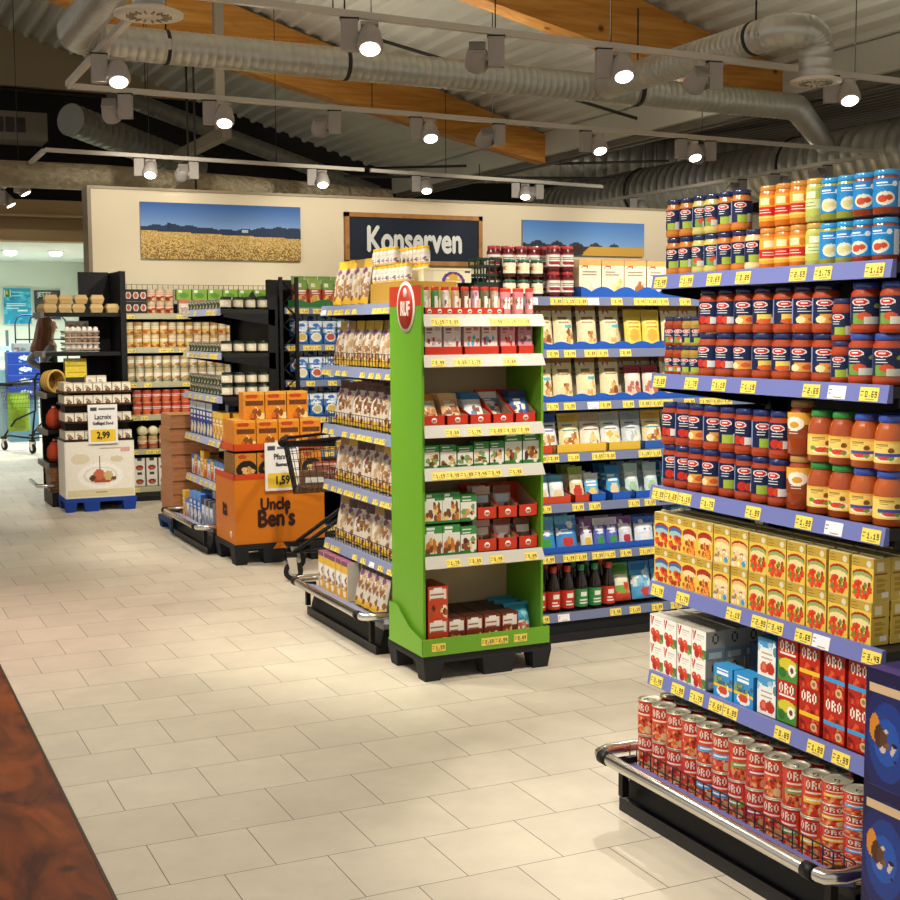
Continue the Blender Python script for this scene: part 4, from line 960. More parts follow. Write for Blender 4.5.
# shelf five: green boxes on the left, red display trays on the right, two tiers
for t in range(2):
    z = .569 + t * .15; nm = ('lower', 'upper')[t]
    gi = Img(26, 24, 'e6e4d8').rect(0, 0, 1, .26, '3f8a45').lines(.1, .6, .06, .18, 2, 'e9efe2', t).dots(16, .1, .4, .9, .85, .12, ['d9a04a', 'c8702a', 'e9c87a', '7a4a2a'], t).rect(0, .9, 1, 1, '2f7a3a')
    for m in range(2): put(GS, carton('pudding_box', .088, .07, .138, gi, '2f7a3c', '3f8a45'), (.05 + m * .09), .055, z, '%s %s green box with orange slices, fifth shelf of the green stand' % (nm, ('left', 'right')[m]), 'box', 'orange slice boxes on the green stand')
    put(GS, gbox(.08, .125, 9 + t), .228, .052, z, '%s single green box beside red trays, fifth shelf of the green stand' % nm, 'box')
    for m in range(3):
        put(GS, tray('display_tray', .104, .2, .058, 'cb3a1f', .145 if t else .14, 1, .015), .325 + m * .108, .125, z, '%s red tray from left, %s tier, fifth shelf of the green stand' % (ORD[m], nm), 'tray', 'red trays on the fifth shelf of the green stand')
        if not (t and m == 2):
            cc = (('8a5a3c', 'b9a49a'), ('b9a49c', '7a4a34'), ('4a3228', '6a4a3a'))[m]
            im = Img(16, 22, cc[0]).rect(0, 0, 1, .2, cc[1]).rect(.1, .25, .9, .5, 'b9cbd8' if t else 'd8d2c8').dots(10, .1, .55, .9, .95, .14, ['5a2c1a', 'a8744a', '3a2014'], m)
            for r_ in range(2): put(GS, pouch('baking_packet', .092, .03, .125, im, cc[0]), .325 + m * .108, .075 + r_ * .05, z + .006, '%s brown packet in the %s red tray, %s tier, fifth shelf of the green stand' % (('front', 'rear')[r_], ORD[m], nm), 'packet', 'brown packets on the green stand', lean=-.12)
# bottom: cake mix cartons and blue bags
def mix(seed, c='7a2f1c'):
    return Img(24, 22, c).rect(.08, .1, .92, .42, 'e6ddd2').rect(.3, .05, .7, .2, 'efe9e0').lines(.14, .8, .22, .36, 2, 'a05a3a', seed).dots(16, .05, .55, .95, .95, .1, ['c9803c', 'e6c08a', '5a2414', 'f0e2c8', 'a8502a'], seed)
for t in range(2):
    put(GS, carton('cake_mix_carton', .1, .18, .15, mix(2, 'c8401f'), '8a2c18', 'a83a20'), .066, .1, .131 + t * .151, '%s red cake mix carton in the left stack at the bottom of the green stand' % ('lower', 'upper')[t], 'carton')
for k in range(4):
    put(GS, carton('cake_mix_carton', .087, .3, .145, mix(4 + k), '3c2218', '4a2a1c'), .16 + k * .092, .16, .131, '%s brown cake mix carton from left at the bottom of the green stand' % ORD[k], 'carton', 'brown cake mix cartons on the green stand')
bl = pouch('flour_bag', .13, .07, .15, Img(18, 22, '2f8fb4').dots(14, 0, .1, 1, .6, .14, ['4fb0cc', '1f6f98', '8fd0dc'], 1).ell(.55, .7, .3, .2, 'ece6da').dots(6, .35, .6, .75, .85, .1, ['c85a3a', 'd98a6a'], 3), '2a86aa')
for k, (u, d_) in enumerate(((.525, .08), (.515, .16), (.52, .24))): put(GS, bl, u, d_, .131, '%s bright blue bag from the front at the bottom of the green stand' % ORD[k], 'bag', 'blue bags on the green stand', lean=-.25)

# ================================================================== nut rack (shelf end behind the green stand)
CR = Rack(2.47, 6.86, 1.03, .44, True)
inst(rack_spec('shop_rack', 1.03, .44, [1.72, 1.395, 1.07, .757, .425, .15], 1.75, '8088a8', plate='8a8a90', base_d=.12, seed=8, tags=.9, fence=(1, 2, 3, 4), bump_z=.2, rail_h=.05, nose=.03), CR.pos(0, 0, 0), CR.rz,
     'grey shop rack of nut bags half hidden by the green stand', 'shelf')
def nutbag(c, top, seed, w=.115, h=.23):
    im = Img(24, 34, 'cfc3b0').rect(0, 0, 1, .14, top).rect(.3, .14, .7, .62, 'dfd5c6').dots(26, 0, .3, 1, .8, .1, [c, 'dcd2c2', 'b99a6c', '8f6a42', c], seed).ell(.5, .22, .26, .07, '7a3f6a').rect(0, .86, 1, 1, 'e2b52c').ell(.5, .86, .18, .06, '8a3a2a')
    return pouch('nut_bag', w, .05, h, im, 'cfc4b2')
NB = [nutbag('a9743c', 'e6bc3a', 1), nutbag('7a4526', '5c2f1c', 2), nutbag('c9a878', 'b08a4a', 3), nutbag('8a5a34', '4a261a', 4, .11, .22)]
cw = 'nut rack'
for lv, (z, wd, n, pat) in enumerate(((1.722, 'top shelf', 8, (0, 0, 2, 0)), (1.397, 'second shelf', 8, (0, 2, 0, 0)), (1.072, 'third shelf', 8, (1, 3, 1, 1)), (.759, 'fourth shelf', 8, (2, 0, 3, 1)), (.427, 'fifth shelf', 8, (2, 3, 1, 3)))):
    for r_, d_ in enumerate((.05, .12, .19)):
        row(CR, wd + ' ' + cw + ('' if not r_ else ', second row' if r_ == 1 else ', third row'), [(.065 + k * .128, NB[pat[(k + r_) % 4]], 'tall clear nut bag', 'bag') for k in range(n if lv else 4)], z, 'nut bags on the ' + wd + ' of the nut rack', '', d_, lean=-.16, face=random.uniform(-.05, .1))
yb = Img(14, 26, 'ece4d4').rect(0, 0, 1, .12, '7a3f6a').rect(0, .12, 1, .3, 'e6b52c').rect(.1, .35, .9, .6, 'f2efe6').dots(8, .1, .4, .9, .7, .12, ['8a5a3a', 'c98a3a'], 1).rect(0, .72, 1, 1, 'e2a82a').ell(.5, .84, .25, .08, 'f2e9da')
yc = carton('nut_pack', .085, .07, .21, yb, 'e0d8c6', 'a8607a')
row(CR, 'bottom tray ' + cw, [(.05 + k * .092, yc, 'white and yellow nut pack', 'pack') for k in range(5)], .15, 'yellow nut packs in the bottom tray of the nut rack', '', -.03)
row(CR, 'bottom tray ' + cw + ', back row', [(.05 + k * .092, yc, 'white and yellow nut pack', 'pack') for k in range(5)], .15, 'yellow nut packs in the bottom tray of the nut rack', '', .05)
tubj = jar('nut_tub', .06, .24, 'd9cdb8', 'eeece6', Img(16, 16, 'd8cbb4').dots(20, 0, 0, 1, 1, .1, ['b98a52', 'e6dccb', '9a6a3a', 'c9a070'], 2).rect(0, .6, 1, 1, 'e0b040'), 'wide', zl=(.05, .85))
put(CR, tubj, .6, .07, .15, 'white-lidded clear nut tub in the bottom tray of the nut rack', 'tub', 'clear nut tubs'); put(CR, tubj, .74, .07, .15, 'second white-lidded clear nut tub, nearer the green stand', 'tub', 'clear nut tubs')
row(CR, 'bottom tray ' + cw, [(.56 + k * .1, NB[3], 'short clear nut bag', 'bag') for k in range(4)], .15, 'short nut bags in the bottom tray of the nut rack', '', -.035, lean=-.2)
# on top of the nut rack, near end: yellow capped bottles
ybm = Img(14, 14, 'e9e2d2').rect(.2, .2, .8, .8, 'f2eee4').dots(8, .2, .3, .8, .8, .12, ['8a5a7a', 'c9a04a', '5a6a9a'], 4).rect(0, .85, 1, 1, 'e3b82e')
ybt = jar('spice_bottle', .024, .088, 'e3dccd', 'efbf1c', ybm, 'round', zl=(.05, .52), cap=.58)
yr = MB().box(0, .5, 0, .28, 0, .004, 'card', 'e2c04a')
for ly in range(2):
    row(CR, 'top of ' + cw, [(.54 + k * .051, ybt, 'yellow-capped bottle', 'bottle') for k in range(9 if not ly else 6)], 1.83 + ly * .0885, 'yellow capped bottles on top of the nut rack', ('lower layer', 'upper layer')[ly], .09)
    row(CR, 'top of ' + cw + ', back row', [(.58 + k * .051, ybt, 'yellow-capped bottle', 'bottle') for k in range(8)], 1.83 + ly * .0885, 'yellow capped bottles on top of the nut rack', ('lower layer', 'upper layer')[ly], .19)
rb = MB(); rb.box(-.24, .25, -.13, .13, 0, .106, 'card', 'b98f3a')
put(CR, Spec('shelf_riser', rb), .77, .19, 1.722, 'yellow card riser box under the yellow-capped bottles', 'box')
# ================================================================== baking rack (long shelf facing the viewer, behind the green stand)
BR = Rack(2.95, 5.72, 1.9, .42, False)
inst(rack_spec('shop_rack', 1.9, .42, [1.75, 1.487, 1.221, .958, .7, .44, .14], 1.86, '6f7796', plate='26262a', base_d=.06, seed=21, tags=.85, bumper=False, rail_h=.04, nose=.02), BR.pos(0, 0, 0), 0,
     'long black shop rack of baking goods behind the green stand', 'shelf')
bw_ = 'baking rack'
jam = jar('jam_jar', .036, .128, '5a1418', 'b03a40', Img(20, 16, 'efe8dc').rect(0, 0, 1, .12, '8a2a30').lines(.2, .8, .3, .6, 3, '5a3a38', 2).ell(.5, .75, .3, .15, '9a2a34').noise(.03, 1), 'straight', zl=(.2, .72))
gl = jar('spread_jar', .032, .085, '4a2a1c', '2f6f4a', Img(20, 12, 'efe4d0').rect(0, .3, 1, .7, 'd8832f').ell(.5, .5, .3, .25, 'f0e0b8').noise(.03, 1), 'wide', zl=(.2, .8))
for ly, nm in ((0, 'lower layer'), (1, 'upper layer')):
    row(BR, 'top shelf ' + bw_, [(.1 + k * .078, gl, 'green-lidded spread jar', 'jar') for k in range(3)], 1.752 + ly * .1, 'spread jars on the baking rack', nm, .05, face=0)
    row(BR, 'top shelf ' + bw_, [(.35 + k * .078, jam, 'dark red jam jar', 'jar') for k in range(2)], 1.752 + ly * .129, 'jam jars on the baking rack', nm, .05, face=0)
    row(BR, 'top shelf ' + bw_ + ', back row', [(.06 + k * .074, jam, 'dark red jam jar', 'jar') for k in range(6)], 1.752 + ly * .129, 'jam jars on the baking rack', nm, .14, face=0)
crate = MB(); crate.box(-.07, .07, -.05, .05, 0, .004, 'matte', '24382e')
for i in range(5):
    crate.box(-.07 + i * .033, -.062 + i * .033, -.05, -.046, 0, .13, 'matte', '24382e'); crate.box(-.07 + i * .033, -.062 + i * .033, .046, .05, 0, .13, 'matte', '24382e')
for z in (.0, .04, .085, .12):
    crate.box(-.07, .07, -.051, -.046, z, z + .012, 'matte', '24382e'); crate.box(-.07, .07, .046, .051, z, z + .012, 'matte', '24382e'); crate.box(-.071, -.066, -.05, .05, z, z + .012, 'matte', '24382e'); crate.box(.066, .071, -.05, .05, z, z + .012, 'matte', '24382e')
thing('crate', crate, 'small dark green slatted crate between yellow box and spread jars', 'crate', loc=(2.965, 5.87, 1.815))
thing('shelf_riser', MB().box(-.09, .09, -.06, .06, 0, .061, 'card', '3a2a20'), 'dark riser block under the small green crate', 'box', loc=(2.965, 5.87, 1.753))
gbx = Img(44, 16, 'ece4c0').rect(.0, .0, .2, 1, 'e0d8b8').ell(.62, .95, .24, .72, '5a3a86').ell(.62, .95, .17, .52, 'ece4c0').ell(.62, .6, .1, .2, 'd8a83a').rect(.86, .12, .98, .3, '4a3a6a').rect(.45, .75, .8, .85, 'd8a83a')
sid_ = MB(); sid(sid_, .26, .12, .07, gbx, 'e2d8b4', 'ece4c8')
thing('gift_box', sid_, 'long cream box with purple emblem above the green stand', 'box', kids=[Spec('lid_edge', MB().box(-.131, .131, -.061, .061, .058, .062, 'card', 'd8ca9a'))], loc=(2.745, 5.905, 1.823))
flour = []
for k, (pc, nm_) in enumerate(((['e9e2d0', 'dcd2ba'], 'cream'), (['e9d9a0', 'dcc070'], 'yellow'), (['a86a3a', 'e2d2b0'], 'brown'), (['e2d2b0', 'c9a878'], 'tan'))):
    flour.append(carton('flour_carton', .13, .08, .185, Img(20, 26, 'eadfc4').rect(0, 0, 1, .14, 'd9a860').ell(.26, .2, .16, .045, 'c23a2a').ell(.26, .2, .1, .025, 'f0e6dc').lines(.15, .85, .3, .38, 2, '9a8a6a', k).ell(.18, .83, .14, .08, 'c8402c').dots(6, .5, .6, .9, .8, .14, pc, k).noise(.02, k), 'd8c29a', 'cf9c58'))
row(BR, 'top shelf ' + bw_, [(.55 + k * .137, flour[k % 4], 'tall cream baking carton', 'carton') for k in range(6)], 1.757, 'baking cartons on the top shelf of the baking rack', '', .06, face=0)
put(BR, tray('display_tray', .82, .12, .055, BLU, n=6, wave=True), .55 - .068 + .41, .065, 1.751, 'wavy blue tray on the top shelf of the baking rack', 'tray')
row(BR, 'top shelf ' + bw_ + ', back row', [(.75 + k * .12, carton('small_carton', .11, .06, .2, im_plain('e0c060', 4, 'b8402c'), 'd8b050', 'd86a3a'), 'yellow-red carton', 'carton') for k in range(4)], 1.751, 'yellow red cartons on the baking rack', '', .17)
ING = [pouch('baking_pouch', .118, .045, .215, im_ing('ecdcb0', 'b98446', ['e9d3a0', 'b8783c', '8a4a2c', 'd8a860'], k), 'cfae7a') for k in range(4)]
YP = pouch('baking_pouch', .11, .04, .185, Img(16, 22, 'ead255').rect(0, 0, 1, .14, 'dcb83a').lines(.2, .8, .3, .42, 2, 'a87a2a', 2).ell(.5, .68, .3, .18, 'e2a83a').rect(0, .9, 1, 1, BLU), 'd8b83a')
SP = pouch('baking_pouch', .1, .04, .16, Img(16, 20, 'ecdcc8').rect(0, 0, 1, .2, '9a2f3a').dots(8, .2, .5, .8, .85, .14, ['c86a5a', 'e6c8a8', '9a3a3a'], 4).lines(.2, .8, .26, .36, 2, 'f0e6dc', 1), 'c9a88a')
us2 = [.06, .18, .3, .42, .56, .7, .845, .955, 1.08, 1.2, 1.33]
row(BR, 'second shelf ' + bw_, [(u, YP if k in (6, 7) else ING[k % 4], 'yellow baking pouch' if k in (6, 7) else 'cream baking pouch', 'pouch') for k, u in enumerate(us2)], 1.492, 'baking pouches on the second shelf of the baking rack', '', .06, lean=-.14)
put(BR, tray('display_tray', 1.34, .13, .04, BLU, n=11, wave=True), .68, .075, 1.488, 'wavy blue tray on the second shelf of the baking rack', 'tray')
row(BR, 'third shelf ' + bw_, [(u, SP if k in (6, 7) else ING[(k + 1) % 4], 'red-topped baking pouch' if k in (6, 7) else 'cream baking pouch', 'pouch') for k, u in enumerate(us2)], 1.226, 'baking pouches on the third shelf of the baking rack', '', .06, lean=-.14, face=0)
put(BR, tray('display_tray', 1.34, .13, .04, BLU, n=11, wave=True), .68, .075, 1.222, 'wavy blue tray on the third shelf of the baking rack', 'tray')
row(BR, 'second shelf ' + bw_ + ', back row', [(u, ING[k % 4], 'cream baking pouch', 'pouch') for k, u in enumerate(us2)], 1.492, 'baking pouches on the second shelf of the baking rack', '', .14, lean=-.14, face=0)
row(BR, 'third shelf ' + bw_ + ', back row', [(u, ING[k % 3], 'cream baking pouch', 'pouch') for k, u in enumerate(us2)], 1.226, 'baking pouches on the third shelf of the baking rack', '', .14, lean=-.14, face=0)
P4 = [pouch('nut_pouch', .125, .05, .18, Img(18, 22, c[0]).rect(0, 0, 1, .2, c[1]).lines(.15, .85, .26, .4, 2, c[2], k).ell(.5, .68, .36, .2, 'f2ead8').dots(10, .25, .55, .75, .8, .11, c[3], k).noise(.02, k), c[1]) for k, c in enumerate(((
    'e4e8ee', '3c62b0', '2f4a90', ['b9824a', 'e2c9a0']), ('ead8a4', 'd9b04a', '3f8aa0', ['c98a3a', 'a8602a', 'e6c070']), ('e6dccb', 'c9b08a', '8a6a4a', ['a86a3a', 'e9c88a']), ('dfe0dc', 'b9b8b0', '7a7a80', ['d9b84a', 'e6d8a0']), ('c9d0d4', '9aa6ac', '5a6a78', ['dfe3e4', 'b8c2c6'])))]
us4 = [.08, .2, .325, .46, .585, .71, .84, .97, 1.1, 1.23]
n4 = ('blue-white nut pouch', 'yellow nut pouch', 'tan nut pouch', 'silver-white nut pouch', 'grey nut pouch')
row(BR, 'fourth shelf ' + bw_, [(u, P4[(3, 0, 0, 1, 2, 3, 4, 1, 2, 0)[k]], n4[(3, 0, 0, 1, 2, 3, 4, 1, 2, 0)[k]], 'pouch') for k, u in enumerate(us4)], .964, 'nut pouches on the fourth shelf of the baking rack', '', .06, lean=-.2, face=0)
row(BR, 'fourth shelf ' + bw_ + ', back row', [(u, P4[k % 5], 'tall nut pouch', 'pouch') for k, u in enumerate(us4)], .964, 'nut pouches on the fourth shelf of the baking rack', '', .14, lean=-.2, face=0)
for k, (u0, wd, c) in enumerate(((.27, .12, 'c8451f'), (.45, .3, 'e0b23a'), (.71, .2, 'd9b23a'), (.9, .14, '2f5fb0'))): put(BR, tray('display_tray', wd, .13, .045, c), u0 + (0 if k == 0 else .05), .075, .959, '%s card tray from left on the fourth shelf of the baking rack' % ORD[k], 'tray', 'card trays on the fourth shelf of the baking rack')
P5 = [pouch('pudding_packet', .085, .03, hh, Img(16, 20, a).rect(0, 0, 1, .18, b_).lines(.15, .85, .25, .4, 2, 'f2f2ee', k).ell(.5, .75, .34, .2, c_).noise(.03, k), a) for k, (a, b_, c_, hh) in enumerate((
    ('dfe6ea', '5aa8d0', 'e2cfa0', .12), ('e6d8a8', '9ab04a', 'c8352a', .16), ('5fb0dc', 'e6eef0', 'e6c87a', .12), ('3aa0d4', '2a78b8', 'ecd0a4', .155), ('cfe2e0', 'b4d4d0', 'a8c8a0', .16)))]
us5 = [.09, .19, .29, .38, .5, .59, .725, .84, .96, 1.07, 1.18]; k5 = [0, 1, 0, 0, 1, 2, 3, 4, 4, 3, 2]
n5 = ('blue-white packet', 'cherry packet', 'sky blue packet', 'tall blue packet', 'pale mint packet')
for r_ in range(3):
    row(BR, 'fifth shelf ' + bw_ + ('' if not r_ else ', second row' if r_ == 1 else ', third row'), [(u, P5[k5[i]], n5[k5[i]], 'packet') for i, u in enumerate(us5)], .705, 'packets on the fifth shelf of the baking rack', '', .05 + .06 * r_, lean=-.22, face=0)
for k, (u0, wd, c) in enumerate(((.34, .2, 'c8452a'), (.5, .1, 'c23a1f'), (.6, .1, BLU), (.74, .13, BLU), (.92, .2, BLU), (1.12, .18, BLU))): put(BR, tray('display_tray', wd - .01, .2, .04, c, .07), u0, .105, .701, '%s packet tray from left on the fifth shelf of the baking rack' % ORD[k], 'tray', 'packet trays on the fifth shelf of the baking rack')
P6 = [pouch('gel_packet', w_, .035, hh, Img(16, 20, a).rect(0, 0, 1, .22, b_).dots(5, 0, .1, 1, .5, .16, ['f0f2f6', a, b_], k).lines(.2, .8, .35, .45, 2, 'f2f2f2', k).ell(.5, .76, .28, .17, c_).noise(.03, k), a) for k, (a, b_, c_, w_, hh) in enumerate((
    ('3f86cc', '6fb4e0', '3f9a4a', .125, .165), ('3f86cc', '6fb4e0', 'c8352c', .125, .165), ('e2e2e6', '8a5a9a', 'e2b83a', .075, .14), ('5a6ac0', 'd8d0e0', '3f9a4a', .075, .14), ('d8d8e4', '7a4a8a', 'b8303a', .085, .14), ('dfe6ee', '3f6ac0', 'eef2f6', .12, .13)))]
us6 = [.1, .23, .3, .42, .535, .61, .685, .775, .9, 1.03, 1.16]; k6 = [0, 1, 0, 1, 2, 3, 3, 4, 5, 5, 1]
n6 = ('blue packet with green fruit', 'blue packet with red fruit', 'white lemon packet', 'violet packet with green fruit', 'violet berry packet', 'white-blue packet')
us6 = [.06, .17, .31, .44, .56, .64, .715, .8, .915, 1.04, 1.17]; k6 = [1, 0, 0, 1, 2, 3, 3, 4, 5, 5, 1]
for r_ in range(2):
    row(BR, 'sixth shelf ' + bw_ + ('' if not r_ else ', back row'), [(u, P6[k6[i]], n6[k6[i]], 'packet') for i, u in enumerate(us6)], .446, 'packets on the sixth shelf of the baking rack', '', .05 + .08 * r_, lean=-.2, face=0)
put(BR, tray('display_tray', 1.2, .15, .035, BLU), .62, .085, .441, 'long blue card tray on the sixth shelf of the baking rack', 'tray')
def bottle(cap, lab, sd):
    b = MB(); b.lathe([(.001, 0), (.035, 0), (.038, .006), (.038, .115), (.034, .14), (.022, .175), (.017, .195), (.017, .205)], 18, 'gloss', '1e0f0c')
    l = MB(); l.wrap(Img(22, 12, lab).ell(.5, .3, .14, .16, 'f0e6dc').lines(.32, .68, .55, .75, 2, 'f4ece4', sd).noise(.03, sd), .0383, .012, .105, -190, 10)
    c = MB(); c.lathe([(.018, .198), (.02, .2), (.02, .228), (.018, .232), (.001, .232)], 14, 'gloss', cap)
    return Spec('syrup_bottle', b, [Spec('paper_label', l), Spec('cap', c)])
br_, bg_ = bottle('c8331f', 'c83a26', 1), bottle('2f8a4a', '3a8a4a', 2)
for r_ in range(2):
    row(BR, 'bottom shelf ' + bw_ + ('' if not r_ else ', back row'), [(.1 + k * .0835, (br_, br_, br_, bg_, bg_, br_, br_)[k] if k else br_, 'green-labelled dark bottle' if k in (4, 5) else 'red-labelled dark bottle', 'bottle') for k in range(3)] + [(.268 + .0835 + k * .083, (br_, br_, bg_, bg_, br_, br_)[k], 'green-labelled dark bottle' if k in (2, 3) else 'red-labelled dark bottle', 'bottle') for k in range(0, 5)], .141, 'dark bottles on the bottom shelf of the baking rack', '', .045 + .085 * r_, face=0)
gpo = pouch('jam_sugar_pouch', .12, .06, .19, Img(18, 22, '6fa848').rect(0, 0, 1, .2, '4a8a36').rect(.15, .28, .85, .6, 'e9e6c8').dots(8, .1, .5, .9, .85, .12, ['c8402a', 'e0702f', 'e8c04a'], 1).rect(0, .82, 1, 1, 'c23a20'), '5a9a40')
bpo = pouch('jam_sugar_pouch', .13, .06, .19, Img(18, 22, '4f9fd0').rect(0, 0, 1, .2, '2f78b8').dots(10, .1, .2, .9, .6, .14, ['d8e8ee', '8fc4e0', 'f2f2ee'], 1).ell(.6, .8, .3, .14, 'c2453a'), '3f86c0')
for r_ in range(3):
    row(BR, 'bottom shelf ' + bw_ + ('' if not r_ else ', second row' if r_ == 1 else ', third row'), [(.775, gpo, 'green pouch', 'pouch'), (.905, bpo, 'sky blue pouch', 'pouch'), (1.04, bpo, 'sky blue pouch', 'pouch'), (1.17, bpo, 'sky blue pouch', 'pouch')], .145, 'pouches on the bottom shelf of the baking rack', '', .05 + .08 * r_, lean=-.25, face=0)

# ================================================================== soup rack (blue packets) behind the orange display
SR = Rack(2.97, 9.13, 1.5, .42, False)
inst(rack_spec('shop_rack', 1.5, .42, [1.752, 1.483, 1.22, .95, .69, .44, .14], 1.97, '6f7a96', plate='26262a', base_d=.06, seed=31, tags=.8, bumper=False, rail_h=.045), SR.pos(0, 0, 0), 0,
     'black shop rack of blue soup bags behind the orange display', 'shelf')
lat = MB()
for i in range(21):
    z = .3 + i * .078; s = 1 if i % 2 else -1
    lat.tube([(2.97 - .045 * s, 9.02, z), (2.97 + .045 * s, 9.02, z + .078)], .006, 5, 'black_coat')
for dx in (-.06, .06): lat.box(2.97 + dx - .012, 2.97 + dx + .012, 9.005, 9.032, 0, 1.97, 'black_coat')
thing('lattice_post', lat, 'black lattice end post between pasta rack and soup rack', 'post')
fx = [pouch('sauce_mix_packet', .1, .03, .185, Img(16, 22, 'b8402a').rect(0, 0, 1, .3, ('6f9a3a', '8fae4a')[k]).ell(.35, .16, .18, .08, 'e6dcc0').lines(.2, .9, .36, .46, 2, 'f0e2c8', k).ell(.5, .74, .4, .2, 'e6a83a').dots(7, .25, .62, .75, .85, .12, ['d98a2c', 'e8c86a', 'b8502a'], k), 'a8402a') for k in range(2)]
sw_ = 'soup rack'
row(SR, 'top shelf ' + sw_, [(.16 + k * .105, fx[k % 2], 'red-green sauce packet', 'packet') for k in range(8)], 1.76, 'sauce packets on the top shelf of the soup rack', '', .06, lean=-.1, face=0)
row(SR, 'top shelf ' + sw_ + ', back row', [(.16 + k * .105, fx[k % 2], 'red-green sauce packet', 'packet') for k in range(8)], 1.79, 'sauce packets on the top shelf of the soup rack', '', .14, lean=-.1, face=0)
put(SR, tray('display_tray', .86, .2, .06, '2f7a3c', n=4, wave=True), .53, .11, 1.753, 'wavy green tray on the top shelf of the soup rack', 'tray')
SB = [pouch('soup_bag', .105, .035, .155, im_soupbag(c, k), '2f6ab8') for k, c in enumerate(('d8b84a', 'e2d8b0', 'c8502f', 'c9c07a'))]
for z, wd, n0 in ((1.487, 'second shelf', 0), (1.224, 'third shelf', 1), (.954, 'fourth shelf', 2)):
    row(SR, wd + ' ' + sw_, [(.15 + k * .112, SB[(k + n0) % 4], 'blue soup bag', 'bag') for k in range(8)], z, 'blue soup bags on the ' + wd + ' of the soup rack', '', .05, lean=-.1, face=0)
    row(SR, wd + ' ' + sw_ + ', back row', [(.14 + k * .112, SB[(k + n0 + 1) % 4], 'blue soup bag', 'bag') for k in range(8)], z + .055, 'blue soup bags on the ' + wd + ' of the soup rack', '', .14, lean=-.1, face=0)
yp = carton('dumpling_carton', .12, .07, .13, im_plain('dcb23a', 3, 'efe6d0', ('e6d08a', 'c8862a')), 'd8a83a')
bp_ = carton('dumpling_carton', .11, .07, .2, im_plain('2f6fc0', 5, '3f86d0', ('e6e2d8', 'c8d4e6')), '2f62b0')
op = pouch('sauce_mix_packet', .12, .04, .2, im_plain('cf7a30', 6, 'b8502a', ('e2b24a', 'c04a2a', '7a9a4a')), 'b8642c')
row(SR, 'fifth shelf ' + sw_, [(.28 + k * .13, yp, 'yellow carton', 'carton') for k in range(3)] + [(.68 + k * .12, bp_, 'blue carton', 'carton') for k in range(3)], .692, 'cartons on the fifth shelf of the soup rack', '', .05)
row(SR, 'sixth shelf ' + sw_, [(.26 + k * .13, op, 'orange packet', 'packet') for k in range(6)], .444, 'orange packets on the sixth shelf of the soup rack', '', .06, lean=-.1, face=0)
row(SR, 'bottom shelf ' + sw_, [(.5 + k * .12, bp_, 'blue carton', 'carton') for k in range(4)], .142, 'cartons on the bottom shelf of the soup rack', '', .05)

# ================================================================== orange cardboard display
UX, UY = 2.395, 8.5
ORA = 'd87a1a'
pm, pk = pallet(.66, .5, .14, '262627', [(.0, 0, .1, .12), (.2, .0, .16, .12), (.54, 0, .12, .12), (0, .38, .1, .12), (.54, .38, .12, .12)])
inst(Spec('plastic_pallet', pm, pk), (UX - .01, UY - .01, 0), 0, 'black plastic pallet under the orange cardboard display', 'pallet')
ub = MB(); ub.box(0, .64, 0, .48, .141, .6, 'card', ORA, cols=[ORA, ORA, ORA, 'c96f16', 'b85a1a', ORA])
ub.prism([(.26, .1), (.36, .1), (.33, .141), (.29, .141)], -.0165, -.0125, 'card', ORA)
dk = '3a2018'
uk = [Spec('lettering', text_mesh('Uncle', .115, 'card', dk, .005, .8), loc=(.285, -.003, .405), label='dark brown word Uncle'), Spec('lettering', text_mesh("Ben's", .16, 'card', dk, .007, .8), loc=(.29, -.003, .305), label="dark brown word Ben's"),
      Spec('lettering', text_mesh("Uncle", .05, 'card', dk, .003, .85), loc=(-.003, .24, .385), rot=(0, 0, -PI / 2)), Spec('lettering', text_mesh("Ben's", .062, 'card', dk, .004, .85), loc=(-.003, .24, .34), rot=(0, 0, -PI / 2))]
em = MB(); em.lathe([(.001, 0), (.025, 0), (.025, .002), (.001, .002)], 16, 'card', 'e9cba0'); em.v = [(-.001 - p[2], .1 + p[0], .2 + p[1]) for p in em.v]; uk.append(Spec('round_sticker', em))
lip = MB(); lip.box(-.004, .644, -.004, .0, .585, .62, 'card', 'c8421c'); lip.box(-.004, 0, -.004, .484, .585, .62, 'card', 'c8421c'); uk.append(Spec('red_rim', lip))
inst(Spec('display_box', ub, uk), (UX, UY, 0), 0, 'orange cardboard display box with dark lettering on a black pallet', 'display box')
ri = Img(20, 22, 'd8841f').rect(0, 0, 1, .1, 'e2a040').ell(.4, .16, .3, .09, 'b8401f').rect(.12, .32, .95, .48, '6a3a1c').dots(14, .1, .6, .95, .95, .13, ['e6b04a', 'c8621f', 'f0d08a', '8a4a20'], 2).noise(.03, 1)
rd_ = Img(20, 22, 'c9802a').ell(.35, .14, .22, .08, 'b8401f').ell(.55, .7, .5, .4, '241c1a').dots(6, .35, .65, .8, .9, .12, ['e0b870', 'c8924a'], 3).noise(.03, 2)
rc = carton('rice_box', .148, .05, .185, ri, 'cf7f24', 'd89a40'); rd2 = carton('rice_box', .148, .05, .16, rd_, '7d5a2c', '6a4a2a')
for t, (z, sp, n, nm, ds) in enumerate(((.601, rd2, 4, 'lower tier', 'dark-fronted rice box'), (.8, rc, 4, 'middle tier', 'orange rice box'), (.987, rc, 3, 'top tier', 'orange rice box'))):
    for r_ in range(5 if t < 2 else 2):
        row(Rack(UX, UY, .64, .5, False), 'orange display' + ('' if not r_ else ', row ' + ORD[r_]), [((.085 + k * .155) if t < 2 else .165 + k * .155, sp, ds, 'box') for k in range(n)], z, 'rice boxes on the orange display', nm, .035 + r_ * .056 + (.05 if t == 2 else 0), face=0, jit=.001)
put(Rack(UX, UY, .64, .5, False), tray('display_tray', .64, .32, .05, 'cb4a1c'), .32, .165, .775, 'red card tray between the tiers of the orange display', 'tray')
